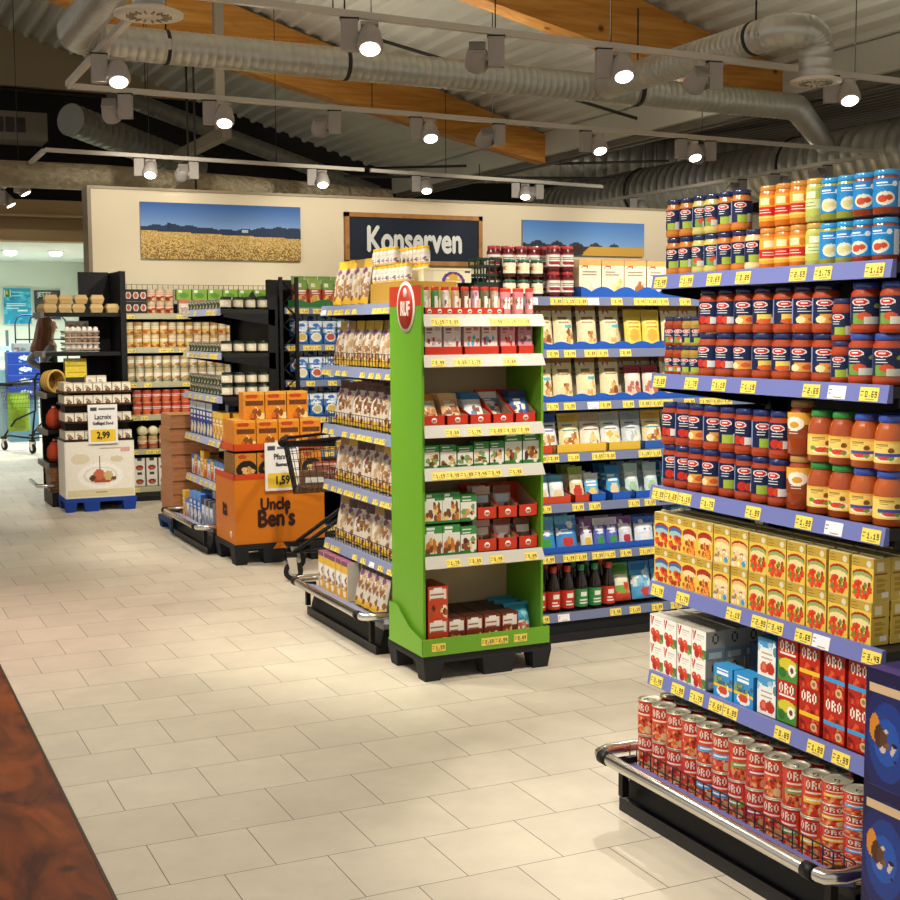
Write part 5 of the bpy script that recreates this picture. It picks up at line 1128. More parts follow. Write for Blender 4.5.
def price_sign(w, h, head, lines_, price, hy=.93):
    mb = MB(); mb.box(-w / 2, w / 2, 0, .006, 0, h, 'card', 'ece9e4'); k = []
    k.append(Spec('price_field', MB().box(-w * .42, w * .42, -.002, 0, h * .06, h * .36, 'card', 'ebc53a')))
    k.append(Spec('header_bar', MB().box(-w * .42, -w * .2, -.002, 0, h * .84, h * .93, 'card', '4a4a52').box(-w * .14, w * .42, -.002, 0, h * .86, h * .91, 'card', '6a6a72')))
    for t, sz, y in lines_: k.append(Spec('lettering', text_mesh(t, sz, 'card', '26262a', .001, .8), loc=(0, -.002, h * y)))
    k.append(Spec('price_lettering', text_mesh(price, h * .24, 'card', '26262a', .003, .8), loc=(0, -.004, h * .21)))
    return Spec('price_sign', mb, k)
inst(price_sign(.24, .33, 1, [('Pfanne', .055, .7), ('Basmati', .036, .54)], '1,59'), (UX + .33, UY - .022, .5), 0, 'white price sign with yellow field on the orange display', 'sign')
# ================================================================== pasta rack (shelf end left of the soup rack)
LR = Rack(2.47, 10.05, 1.02, .4, True)
inst(rack_spec('shop_rack', 1.02, .4, [1.741, 1.43, 1.12, .80, .48, .15], 1.84, '9fa6c6', plate='1d1d1d', base_d=.12, seed=41, tags=.8, bumper=True, bump_z=.2, mesh_back=False, rail_h=.045, nose=.03), LR.pos(0, 0, 0), LR.rz,
     'black shop rack of dark jars and pasta left of the orange display', 'shelf')
lw = 'pasta rack'
dj = jar('olive_jar', .042, .085, '2f3a28', '1f2420', Img(16, 10, 'd9cfb4').ell(.5, .5, .3, .35, 'e9e2cc').rect(0, 0, 1, .12, '4a5a3a').noise(.04, 1), 'wide', zl=(.15, .8), a0=-170, a1=-10)
wt = jar('antipasti_jar', .036, .07, '5a5a3c', '8a8478', Img(16, 10, 'd6cbb4').dots(12, 0, 0, 1, 1, .16, ['a9604a', 'c9b99c', '5a7048', '3f4a34'], 2), 'wide', zl=(.1, .85))
gt = carton('green_tin', .07, .06, .085, Img(12, 14, '6f9a34').rect(.1, .1, .4, .35, 'e6ecd8').ell(.5, .7, .3, .2, '4f7a24'), '5a8a2c', '7aa84a')
for z, wd in ((1.743, 'top shelf'), (1.432, 'second shelf'), (1.122, 'third shelf')):
    row(LR, wd + ' ' + lw, [(.06 + k * .09, wt, 'pale antipasti jar', 'jar') for k in range(10)], z, 'pale jars on the ' + wd + ' of the pasta rack', '', .045, face=.3)
    for k in range(4): put(LR, dj, .965, .055 + .09 * k, z, '%s dark green jar from the front at near end, pasta rack %s' % (ORD[k], wd), 'jar', 'dark green jars at the near end of the pasta rack', spin=.9)
for k in range(4): put(LR, dj, .965, .055 + .09 * k, 1.208, '%s upper dark green jar from the front at near end, pasta rack third shelf' % ORD[k], 'jar', 'dark green jars at the near end of the pasta rack', spin=.9)
row(LR, 'third shelf ' + lw, [(.06 + k * .09, wt, 'pale antipasti jar', 'jar') for k in range(10)], 1.193, 'pale jars on the third shelf of the pasta rack', 'upper layer', .045, face=.3)
row(LR, 'top shelf ' + lw + ', back row', [(.45 + k * .085, gt, 'green tin', 'tin') for k in range(6)], 1.743 + .0, 'green tins on the top shelf of the pasta rack', '', .16, face=.5)
bkk = MB(); bkk.lathe([(.001, 0), (.05, 0), (.055, .05), (.03, .09), (.012, .12), (.001, .13)], 14, 'gloss', '1c1c1a')
put(LR, Spec('black_bag', bkk), .8, .3, 1.743, 'small black rounded bag standing at the back of the pasta rack top shelf', 'bag')
PB = [carton('pasta_box', w_, .05, h_, im_plain(a, k, b_, c_, 12, 18), a, b_) for k, (w_, h_, a, b_, c_) in enumerate(((.09, .25, '24489a', 'dfe4ea', ('e6d8a8', 'cfd8ea')), (.1, .2, 'dca52c', 'e9c050', ('c8642a', 'f0dca0')), (.08, .15, 'd9dce0', '3f78c0', ('6a9ad0', 'c8502f')), (.11, .22, '2f62b8', '5f94d8', ('e9e6dc', 'dccb9a')), (.09, .2, 'cdd0d6', '3a3a44', ('4a5a7a', '8a9ab0', '3a4a6a')), (.08, .14, 'd88a2c', 'e0b050', ('c8442a',))))]
pn = ('tall navy pasta box', 'yellow pasta box', 'white-blue pasta box', 'blue pasta box', 'grey patterned pasta box', 'orange pasta box')
row(LR, 'fourth shelf ' + lw, [(.06 + k * .095, PB[0 if k < 7 else 1], pn[0 if k < 7 else 1], 'box') for k in range(10)], .802, 'pasta boxes on the fourth shelf of the pasta rack', '', .04, face=0)
row(LR, 'fourth shelf ' + lw + ', back row', [(.9, PB[1], pn[1], 'box'), (.78, PB[0], pn[0], 'box')], .802, 'pasta boxes on the fourth shelf of the pasta rack', '', .12)
row(LR, 'fifth shelf ' + lw, [(.06 + k * .095, PB[(2, 5, 2, 1, 5, 2, 5, 2, 2, 2)[k]], pn[(2, 5, 2, 1, 5, 2, 5, 2, 2, 2)[k]], 'box') for k in range(10)], .482, 'pasta boxes on the fifth shelf of the pasta rack', '', .04, face=0)
row(LR, 'fifth shelf ' + lw + ', back row', [(.06 + k * .095, PB[5], pn[5], 'box') for k in range(10)], .482, 'pasta boxes on the fifth shelf of the pasta rack', '', .12, face=0)
row(LR, 'bottom tray ' + lw, [(.06 + k * .115, PB[(1, 2, 3, 3, 3, 4, 4, 4)[k]], pn[(1, 2, 3, 3, 3, 4, 4, 4)[k]], 'box') for k in range(8)], .151, 'pasta boxes in the bottom tray of the pasta rack', '', -.035, face=0)
row(LR, 'bottom tray ' + lw + ', back row', [(.06 + k * .115, PB[(1, 1, 3, 3, 3, 0, 0, 4)[k]], pn[(1, 1, 3, 3, 3, 0, 0, 4)[k]], 'box') for k in range(8)], .151, 'pasta boxes in the bottom tray of the pasta rack', '', .05, face=0)
row(LR, 'bottom tray ' + lw + ', third row', [(.06 + k * .115, PB[0], pn[0], 'box') for k in range(8)], .151, 'pasta boxes in the bottom tray of the pasta rack', '', .13, face=0)
# stack of brown shipping boxes behind it
bm = Img(10, 8, 'b87c50').rect(0, .44, 1, .56, 'c58c60').rect(0, 0, 1, .1, '8a5a36').noise(.03, 3)
pm, pk = pallet(.42, .45, .1, '24406f', [(0, 0, .1, .1), (.32, 0, .1, .1), (0, .35, .1, .1), (.32, .35, .1, .1)])
inst(Spec('plastic_pallet', pm, pk), (2.33, 10.1, 0), 0, 'small blue pallet under the stack of brown shipping boxes', 'pallet')
for k in range(8):
    mb = sid(MB(), .38, .38, .102, bm, 'b07448', 'c58c5c'); tp_ = MB().box(-.19, .19, -.02, .02, .102, .1028, 'card', 'b98a58')
    inst(Spec('shipping_box', mb, [Spec('tape', tp_)]), (2.54 + random.uniform(-.008, .008), 10.31 + random.uniform(-.008, .008), .101 + k * .104), random.uniform(-.03, .03), '%s brown shipping box from the bottom of the stack beside the pasta rack' % ORD[k], 'box', 'brown shipping boxes')

# ================================================================== back wall rack of canned food
WR = Rack(2.44, 12.22, 1.9, .4, False)
inst(rack_spec('shop_rack', 1.9, .4, [1.745, 1.43, 1.107, .80, .48, .13], 2.03, 'a9a584', plate='2b2a26', base_d=.06, seed=51, tags=.7, bumper=False, mesh_back=True, rail_h=.048), WR.pos(0, 0, 0), 0,
     'long black shop rack of tins along the back wall with grid top', 'shelf')
ww = 'back wall rack'
sq = carton('fish_tin', .066, .05, .112, Img(12, 18, '2a2320').ell(.5, .5, .4, .3, 'd8cabb').ell(.5, .5, .28, .2, 'b8503a').noise(.02, 1), '241e1c', '3a3430')
rc_ = can('soup_can', .04, .112, im_plain('b8542f', 2, 'd8c4a0', ('d98a4a', '8a3020', 'e2c08a')))
tanc = [can('vegetable_can', .038, .118, im_plain(('d9b878', 'dcc890', 'd0a860')[k], k, ('e2cfa0', 'c99a4a', 'e6d8b4')[k], ('c8842c', 'b8602a', 'e2c060')), pull=False) for k in range(3)]
crc = [can('bean_can', .04, .122, im_plain('ddd3b8', k, ('c9b07a', 'd0c4a4')[k], ('b9703a', '7a9a8a', 'c9a25a')), pull=False) for k in range(2)]
rdc = can('tomato_tin', .044, .115, im_plain('b53a22', 5, 'c8452a', ('d8683a', '7a1c10', 'e0a080')), pull=False)
for ly, nm in ((0, 'lower layer'), (1, 'upper layer')):
    row(WR, 'top shelf ' + ww, [(.04 + k * .069, sq, 'dark square tin', 'tin') for k in range(3)] + [(.255 + k * .084, rc_, 'red-brown soup can', 'can') for k in range(3)], 1.746 + ly * .114, 'tins on the top shelf of the back wall rack', nm, .05, face=0)
    row(WR, 'second shelf ' + ww, [(.045 + k * .08, tanc[k % 3], 'tan vegetable can', 'can') for k in range(16)], 1.431 + ly * .119, 'tan cans on the second shelf of the back wall rack', nm, .05, face=0)
    row(WR, 'third shelf ' + ww, [(.045 + k * .085, crc[k % 2], 'cream bean can', 'can') for k in range(15)], 1.108 + ly * .123, 'cream cans on the third shelf of the back wall rack', nm, .05, face=0)
    row(WR, 'fourth shelf ' + ww, [(.1 + k * .092, rdc, 'red tomato tin', 'can') for k in range(8)], .801 + ly * .116, 'red tins on the fourth shelf of the back wall rack', nm, .055, face=0)
gbx_ = carton('green_carton', .14, .08, .1, Img(16, 12, '7fa83a').ell(.5, .6, .3, .25, '5a8a2a').rect(.1, .1, .4, .3, 'e6ecd8'), '6a9430', '8fb84a')
pkx = carton('flat_tin', .1, .06, .13, im_plain('d8c8b8', 3, 'c9705a', ('b9a090',)), 'c0b0a0', 'd0c0b0')
row(WR, 'top shelf ' + ww, [(.56 + k * .15, pkx, 'pinkish flat tin', 'tin') for k in range(8)], 1.746, 'flat tins on the top shelf of the back wall rack', 'lower layer', .05, face=0)
row(WR, 'top shelf ' + ww, [(.56 + k * .15, gbx_, 'green carton', 'carton') for k in range(8)], 1.877, 'green cartons on the top shelf of the back wall rack', 'upper layer', .06, face=0)
yl = jar('pickle_jar', .045, .12, 'c8a27a', 'e0cc8a', im_plain('c9703a', 4, 'e2d2b0', ('a84a2a',)), 'wide')
row(WR, 'fifth shelf ' + ww, [(.14 + k * .1, yl, 'yellow-lidded pickle jar', 'jar') for k in range(4)], .482, 'pickle jars on the fifth shelf of the back wall rack', 'lower layer', .06, face=0)
ydl = MB(); ydl.lathe([(.001, 0), (.046, 0), (.046, .09), (.001, .09)], 18, 'card', 'e2d49a'); ydl.v = [(p[0], p[2] - .045, p[1] + .046) for p in ydl.v]
ydk = MB(); ydk.lathe([(.001, 0), (.038, 0), (.038, .001), (.001, .001)], 16, 'card', 'efe6c0'); ydk.v = [(p[0], -.0455 - p[2], p[1] + .046) for p in ydk.v]
row(WR, 'fifth shelf ' + ww, [(.14 + k * .1, Spec('pickle_tin', ydl, [Spec('tin_lid', ydk)]), 'tin lying on its side, pale end forward', 'tin') for k in range(4)], .603, 'tins lying on their sides on the fifth shelf of the back wall rack', '', .06, face=0)
wp = carton('meal_carton', .1, .08, .13, Img(14, 16, 'e9e4d8').rect(.3, 0, .7, .16, '3a4a3a').ell(.5, .68, .36, .2, '9a3a24').dots(5, .3, .6, .7, .76, .1, ['c86a3a', '5a2414'], 2), 'd8d2c4', 'e6e0d4')
for ly, nm in ((0, 'lower layer'), (1, 'upper layer')):
    row(WR, 'bottom shelf ' + ww, [(.1 + k * .115, wp, 'white meal carton', 'carton') for k in range(5)], .132 + ly * .132, 'white meal cartons on the bottom shelf of the back wall rack', nm, .06, face=0)

# ================================================================== egg rack at the left end of the back wall
ek = []
ek.append(Spec('side_panel', MB().box(2.37, 2.42, 12.06, 12.62, 0, 2.13, 'black_coat')))
ek.append(Spec('back_panel', MB().box(2.09, 2.37, 12.6, 12.63, 0, 2.14, 'black_coat').box(1.72, 2.09, 12.6, 12.63, 0, 1.3, 'black_coat')))
for z in (1.755, 1.4, 1.03, .7, .4):
    ek.append(Spec('shelf', MB().box(1.7, 2.37, 12.1, 12.6, z - .035, z, 'black_coat')))
    ek.append(Spec('price_rail', MB().box(1.67, 1.7, 12.1, 12.6, z - .045, z + .005, 'card', '6f6a62')))
ek.append(Spec('base_plinth', MB().box(1.72, 2.37, 12.1, 12.6, 0, .13, 'black_coat')))
ek.append(Spec('bumper_rail', MB().tube([(1.74, 12.08, .2), (1.63, 12.08, .2), (1.6, 12.11, .2), (1.6, 12.62, .2)], .02, 10, 'chrome')))
inst(Spec('shop_rack', None, ek), (0, 0, 0), 0, 'tall black egg rack at the left end of the back wall', 'shelf')
ce = MB(); ce.hexa([(-.045, -.05, 0), (.045, -.05, 0), (.045, .05, 0), (-.045, .05, 0), (-.058, -.055, .04), (.058, -.055, .04), (.058, .055, .04), (-.058, .055, .04)], 'rough', 'c9aa72')
ct = MB(); ct.hexa([(-.06, -.056, .041), (.06, -.056, .041), (.06, .056, .041), (-.06, .056, .041), (-.044, -.042, .079), (.044, -.042, .079), (.044, .042, .079), (-.044, .042, .079)], 'rough', 'd2b47c')
CE = Spec('egg_carton', ce, [Spec('carton_lid', ct)])
k_ = 0
for (x, z) in ((1.76, 0), (1.89, 0), (2.01, 0), (2.17, 0), (2.31, 0), (1.77, .08), (1.9, .08), (2.03, .08), (2.18, .08)):
    inst(CE, (x, 12.17, 1.756 + z), random.uniform(-.06, .06), '%s tan egg carton of the %s row on top of the egg rack' % (ORD[k_ if k_ < 5 else k_ - 5], 'lower' if z == 0 else 'upper'), 'egg carton', 'tan egg cartons'); k_ += 1
for k in range(3): inst(CE, (1.76, 12.3 + k * .12, 1.756), PI / 2, '%s brown egg carton behind, along the left end of the egg rack top' % ORD[k], 'egg carton', 'tan egg cartons')
et = MB()
def eggtray(u, v): return (-.15 + .3 * u, -.12 + .24 * v, .022 + .014 * math.cos(10 * PI * u) * math.cos(8 * PI * v))
et.surf(eggtray, 30, 24, None, 'rough', 'b9aa98'); et.box(-.155, .155, -.125, -.12, .02, .034, 'rough', 'b9aa98'); et.box(-.155, .155, .12, .125, .02, .034, 'rough', 'b9aa98'); et.box(-.155, -.15, -.12, .12, .02, .034, 'rough', 'b9aa98'); et.box(.15, .155, -.12, .12, .02, .034, 'rough', 'b9aa98')
et.box(-.15, .15, -.12, .12, 0, .006, 'rough', 'a89a88')
ET = Spec('egg_tray', et)
eg = MB(); eg.lathe([(.0225 * math.sin(PI * t) * (1 - .12 * math.cos(PI * t)) + .0004, .03 - .03 * math.cos(PI * t)) for t in [i / 10 for i in range(11)]], 12, 'card', 'ece6dc'); EG = Spec('egg', eg)
eb = MB(); eb.lathe([(.0225 * math.sin(PI * t) * (1 - .12 * math.cos(PI * t)) + .0004, .03 - .03 * math.cos(PI * t)) for t in [i / 10 for i in range(11)]], 12, 'card', '9a6a48'); EB = Spec('egg', eb)
for t in range(4):
    z = 1.401 + t * .052
    inst(ET, (2.03, 12.24, z), 0, '%s grey egg tray from the bottom of the stack on the egg rack' % ORD[t], 'egg tray', 'stacked grey egg trays')
    for k in range(6):
        brown = t in (1, 2)
        inst(EB if brown else EG, (2.03 - .125 + k * .05, 12.24 - .095, z + .012), 0, '%s %s egg from left in the front row of the %s tray' % (ORD[k], 'brown' if brown else 'white', ('bottom', 'second lowest', 'third lowest', 'top')[t]), 'egg', 'eggs in the stacked trays')
for k in range(2): inst(carton('egg_pack', .1, .06, .06, im_plain('cdbfa6', k, 'e6e0d4', ('8a6a4a',), 10, 8), 'b9aa90'), (1.97 + k * .1, 12.33, 1.62), 0, '%s small printed egg pack on top of the egg tray stack' % ('left', 'right')[k], 'egg carton')
yl_ = carton('yellow_pack', .19, .1, .17, Img(16, 14, 'e6cf3a').rect(.05, .35, .95, .42, 'c9a824').rect(.05, .7, .95, .76, 'c9a824').rect(.3, .1, .7, .25, 'f0e48a').noise(.03, 2), 'd8bc30')
inst(yl_, (1.98, 12.25, 1.17), 0, 'bright yellow pack below the egg trays', 'pack'); inst(Spec('shelf_riser', MB().box(-.12, .12, -.08, .08, 0, .139, 'card', '3a3026')), (1.98, 12.25, 1.0305), 0, 'dark riser box under the bright yellow pack', 'box')
# wicker basket leaning at the left of the rack
wb_ = MB()
for i in range(7): wb_.tube([(.085 * math.cos(a) * (1 - .02 * i), 0 + i * .022, .105 + .1 * math.sin(a) * (1 - .02 * i)) for a in [2 * PI * k / 20 for k in range(21)]], .011, 6, 'rough', ('d2ad5a', 'b98d42')[i % 2])
wh = MB(); wh.lathe([(.001, 0), (.085, 0), (.085, .004), (.001, .004)], 18, 'rough', '8a6230'); wh.v = [(p[0], .132 + p[2], p[1] + .105) for p in wh.v]
inst(Spec('wicker_basket', wb_, [Spec('basket_base', wh)]), (1.79, 12.12, 1.032), .35, 'round straw basket lying on its side at the left of the egg rack', 'basket')
rn = MB(); rn.lathe([(.001, 0), (.05, .01), (.075, .06), (.07, .13), (.04, .18), (.012, .2), (.02, .22), (.001, .22)], 14, 'rough', 'a83f24')
rl_ = MB(); rl_.lathe([(.0125, .198), (.022, .2), (.022, .206), (.0125, .208)], 12, 'card', 'e6dccc')
RN = Spec('onion_net', rn, [Spec('tie', rl_)])
for k, (x, z) in enumerate(((1.77, .701), (1.77, .401), (1.9, .401), (1.86, .701))): inst(RN, (x, 12.19, z), 0, ('red net bag, upper left on the egg rack', 'red net bag, lower left on the egg rack', 'red net bag, lower right beside white display', 'red net bag, upper right beside white display')[k], 'bag', 'red net bags')
for k in range(3):
    inst(carton('wooden_crate', .24, .3, .075, Img(12, 6, '7a4f2c').rect(0, .3, 1, .4, '5a381c').rect(0, .7, 1, .8, '5a381c').noise(.05, k), '6f4626', '8a5c34'), (1.83, 12.26, .131 + k * .077), .04 * (k - 1), '%s flat brown crate from the floor in the left bottom of the egg rack' % ORD[k], 'crate', 'flat brown crates')

# ================================================================== white pallet display
KX, KY = 1.775, 11.66
pm, pk = pallet(.62, .42, .12, '1c3f94', [(0, 0, .1, .1), (.16, 0, .14, .1), (.5, 0, .12, .1), (0, .32, .1, .1), (.5, .32, .12, .1)])
inst(Spec('plastic_pallet', pm, pk), (KX - .01, KY - .01, 0), 0, 'bright blue plastic pallet under the white display', 'pallet')
pi = Img(64, 48, 'ece6d8')
pi.put((pi.y > .88), 'dccfa4').ell(.5, .62, .34, .24, 'f4f1ea').ell(.5, .62, .26, .17, 'e2dccf').ell(.5, .61, .22, .135, 'f2efe8')
pi.ell(.52, .68, .18, .08, 'a8502c').ell(.48, .6, .085, .1, 'c8694a').ell(.62, .62, .07, .09, 'cdb27a').ell(.38, .66, .05, .05, '5a3a20').ell(.7, .68, .04, .04, '6a4420').rect(.465, .22, .475, .5, '6a5a4a').rect(.49, .26, .498, .5, '7a6a5a')
pi.ell(.2, .3, .14, .1, 'ddd2b4').ell(.75, .32, .1, .06, 'd5cdaa').rect(.5, .1, .9, .115, 'b9a88a').rect(.56, .16, .8, .172, 'c9bca0').rect(.82, .1, .96, .18, 'd8a49a').rect(.42, .92, .6, .945, 'a89050').noise(.015, 3)
kb = MB(); kb.box(0, .6, 0, .4, .121, .62, 'card', 'e6e0d2'); kb.patch(pi, (.012, -.001, .61), (.576, 0, 0), (0, 0, -.475))
inst(Spec('display_box', kb, [Spec('corner_strip', MB().box(-.002, 0, 0, .03, .121, .62, 'card', 'f2eee4'))]), (KX, KY, 0), 0, 'white cardboard display box printed with a plate of food', 'display box')
KR = Rack(KX, KY, .6, .4, False)
sj = Img(14, 16, 'e9e2d0').rect(0, 0, 1, .12, 'd8ccb0').lines(.2, .7, .25, .4, 2, '8a7a5a', 1).ell(.55, .7, .28, .2, '6a4a30').ell(.6, .68, .14, .1, 'b98a5a')
SJ = carton('stock_carton', .076, .076, .088, sj, 'd2c6ac', 'c9bca0')
for t, z in enumerate((.621, .78, .935, 1.045)):
    wd = ('bottom', 'second', 'third', 'top')[t]
    put(KR, tray('display_tray', .6, .4, .022, '2f2418' if t < 2 else '4a2f1c'), .3, .2, z, '%s dark card tray of the white pallet display' % wd, 'tray', 'card trays of the white pallet display')
    row(KR, wd + ' tray, white display', [(.05 + k * .083, SJ, 'small cream carton', 'carton') for k in range(7)], z + .005, 'cream cartons of the white pallet display', '', .052, face=0)
    for r_ in range(1, 4): put(KR, SJ, .05, .05 + r_ * .09, z + .005, '%s cream carton behind the front left corner, %s tray of the white display' % (ORD[r_ - 1], wd), 'carton', 'cream cartons of the white pallet display')
    if t < 3:
        zz = (.78, .935, 1.045)[t]; pst = MB()
        if zz - z - .095 > .02: put(KR, Spec('tray_spacer', MB().box(-.27, .27, -.12, .12, 0, zz - z - .006, 'card', '2a2018')), .3, .24, z + .005, '%s dark spacer block under a tray of the white display' % wd, 'box')
for k in range(2): put(KR, carton('stock_carton', .085, .076, .145, sj, 'd2c6ac', '7a2f24'), .27 + k * .092, .2, 1.05, '%s larger cream carton standing alone on the top tray' % ('left', 'right')[k], 'carton')
inst(price_sign(.255, .345, 1, [('Lacroix', .06, .68), ('Geflügel Fond', .04, .52)], '2,99'), (KX + .33, KY - .02, .6), 0, 'white price sign with yellow 2,99 field on the white display', 'sign')

# ================================================================== pictures and sign on the back wall
def picture(label, x0, x1, z0, z1, im):
    mb = MB(); mb.box(x0, x1, 12.665, 12.699, z0, z1, 'card', '9a9484'); mb2 = MB(); mb2.patch(im, (x0, 12.6645, z1), (x1 - x0, 0, 0), (0, 0, z0 - z1), 'matte')
    thing('landscape_picture', mb, label, 'picture', 'landscape pictures', [Spec('printed_canvas', mb2)])
def field(seed, left):
    im = Img(150, 56, '5f86c8'); q = np.random.RandomState(seed)
    t = np.clip(im.y / .5, 0, 1)[..., None]
    im.a = (np.array(hx('3f66a8')) * (1 - t) + np.array(hx('8fb0dc')) * t).astype(np.float32)
    hz = .47 + .03 * np.sin(im.x * 9 + seed) + .012 * np.sin(im.x * 57)
    im.put((im.y > hz - .05) & (im.y < .56 + .05 * im.x), '33405a').ell(.17, .42, .012, .07, '2c3a50')
    f = im.y > (.5 + .09 * im.x)
    cols = np.array([hx('d2b06a'), hx('c4a058'), hx('dcc083'), hx('b59150')])[q.randint(0, 4, im.x.shape)]
    im.a[f] = cols[f]
    d = (q.rand(*im.x.shape) < np.clip((im.y - .62) * 1.5, 0, .5)) & f
    im.a[d] = hx('80683a'); im.rect(.62, .455, .66, .5, 'b9c4d0')
    return im
picture('wide picture of a golden wheat field under blue sky, left on the wall', 2.7, 4.31, 2.28, 2.82, field(3, True))
def dune():
    im = Img(84, 26, '6f9ad8'); t = im.y[..., None]
    im.a = (np.array(hx('4f83cc')) * (1 - t) + np.array(hx('9cc0e6')) * t).astype(np.float32)
    im.put((im.y > .62 + .06 * np.sin(im.x * 40) + .1 * im.x) & (im.x < .8), '3c4048').tri(.35, .75, .62, .75, .0, 1.2, '4a3628').rect(0, .78, .35, 1, '5a4230').put((im.y > .74) & (im.x > .48 + (.95 - im.y) * .3), 'd8a84a')
    return im
picture('picture of a harvested golden field under blue sky, right on the wall', 6.86, 8.44, 2.4, 2.775, dune())
sg = MB(); sg.box(4.83, 6.32, 12.66, 12.699, 2.3, 2.75, 'matte', '232b38')
fr = MB()
for (a, b, c, d) in ((4.785, 6.36, 2.745, 2.79), (4.785, 6.36, 2.26, 2.305), (4.785, 4.83, 2.26, 2.79), (6.315, 6.36, 2.26, 2.79)): fr.box(a, b, 12.645, 12.699, c, d, 'frame_wood')
thing('hanging_sign', sg, 'dark chalkboard sign reading Konserven in a wooden frame', 'sign', kids=[Spec('frame', fr), Spec('lettering', text_mesh('Konserven', .36, 'matte', 'e6e6e0', .013, .7), loc=(5.57, 12.658, 2.51))])
# ================================================================== shopping cart between the orange display and the nut rack
def wire_panel(mb, a, b, c, d, nu, nv, r=.0022):
    a, b, c, d = map(Vector, (a, b, c, d))
    for i in range(nu + 1):
        t = i / nu; mb.tube([a.lerp(b, t), d.lerp(c, t)], r, 4, 'dark_steel', cap=False)
    for j in range(nv + 1):
        t = j / nv; mb.tube([a.lerp(d, t), b.lerp(c, t)], r, 4, 'dark_steel', cap=False)
def cart_spec(name, bas='1c1c1e'):
    # local: front to -x, width along y, handle at +x
    fb = [(-.02, -.2, .56), (-.02, .2, .56), (-.08, .22, .88), (-.08, -.22, .88)]
    rb = [(.78, -.26, .6), (.78, .26, .6), (.84, .29, .97), (.84, -.29, .97)]
    w = MB(); wire_panel(w, *fb, 9, 6); wire_panel(w, fb[0], rb[0], rb[3], fb[3], 20, 6); wire_panel(w, fb[1], rb[1], rb[2], fb[2], 20, 6); wire_panel(w, fb[0], rb[0], rb[1], fb[1], 22, 10); wire_panel(w, rb[0], rb[1], rb[2], rb[3], 12, 7)
    rim = MB(); rim.tube([fb[3], fb[2], rb[2], rb[3], fb[3]], .011, 8, 'black_coat'); 
    bmp = MB(); bmp.tube([(-.085, -.23, .88), (-.1, -.1, .875), (-.1, .1, .875), (-.085, .23, .88)], .022, 10, 'black_coat'); bmp.box(-.06, .25, -.235, -.225, .86, .9, 'black_coat')
    hd = MB(); hd.tube([(.93, -.28, 1.04), (.93, .28, 1.04)], .016, 10, 'black_coat'); 
    kids = [Spec('basket_rim', rim), Spec('front_bumper', bmp), Spec('handle', hd)]
    seat = MB(); wire_panel(seat, (.5, -.2, .72), (.5, .2, .72), (.56, .2, .95), (.56, -.2, .95), 8, 5); kids.append(Spec('child_seat', seat))
    for s in (-1, 1):
        k = MB(); k.tube([(.93, .27 * s, 1.04), (.86, .27 * s, .98), (.8, .24 * s, .56), (.3, .23 * s, .42), (-.02, .21 * s, .19), (-.06, .21 * s, .15)], .014, 8, 'black_coat'); kids.append(Spec('side_frame', k))
        k = MB(); k.tube([(.78, .24 * s, .55), (.72, .25 * s, .2), (.7, .25 * s, .15)], .013, 8, 'black_coat'); kids.append(Spec('rear_leg', k))
    k = MB(); k.tube([(-.02, -.21, .19), (.2, -.22, .2), (.72, -.25, .2), (.72, .25, .2), (.2, .22, .2), (-.02, .21, .19)], .012, 8, 'black_coat'); kids.append(Spec('lower_frame', k))
    for (x, y) in ((-.03, -.21), (-.03, .21), (.72, -.25), (.72, .25)):
        wl = MB(); wl.tube([(x, y - .014, .063), (x, y + .014, .063)], .062, 18, 'matte', '222224'); h = MB(); h.tube([(x, y - .016, .063), (x, y + .016, .063)], .03, 12, 'card', 'b9b4aa')
        fk = MB(); fk.hexa([(x - .015, y - .022, .05), (x + .03, y - .022, .05), (x + .03, y - .017, .05), (x - .015, y - .017, .05), (x - .04, y - .022, .16), (x + .02, y - .022, .16), (x + .02, y - .017, .16), (x - .04, y - .017, .16)], 'chrome')
        fk.hexa([(x - .015, y + .017, .05), (x + .03, y + .017, .05), (x + .03, y + .022, .05), (x - .015, y + .022, .05), (x - .04, y + .017, .16), (x + .02, y + .017, .16), (x + .02, y + .022, .16), (x - .04, y + .022, .16)], 'chrome'); fk.box(x - .045, x + .025, y - .024, y + .024, .155, .185, 'black_coat')
        kids.append(Spec('wheel', wl, [Spec('hub', h), Spec('fork', fk)]))
    return Spec(name, w, kids)
CART = cart_spec('shopping_cart')
inst(CART, (2.68, 8.0, 0), -.37, 'dark wire shopping cart between the orange display and nut rack', 'shopping cart')
def cart_at(lx, ly, lz): 
    a = -.37; return (2.68 + lx * math.cos(a) - ly * math.sin(a), 8.0 + lx * math.sin(a) + ly * math.cos(a), lz)
mt = pouch('meat_pack', .3, .1, .14, Img(16, 10, 'b8705a').dots(14, 0, 0, 1, 1, .16, ['c88a74', 'a85a48', 'd8a890', '8a4a3a'], 2), '9a5a48')
inst(mt, cart_at(.25, -.08, .6), -.2, 'brownish meat pack lying in the near shopping cart', 'meat pack')
bxm = carton('brown_box', .16, .14, .1, im_plain('7a5a42', 2, None, (), 8, 6), '6a4c36'); inst(bxm, cart_at(.1, -.08, .59), -.2, 'brown cardboard box in the front of the near shopping cart', 'box')

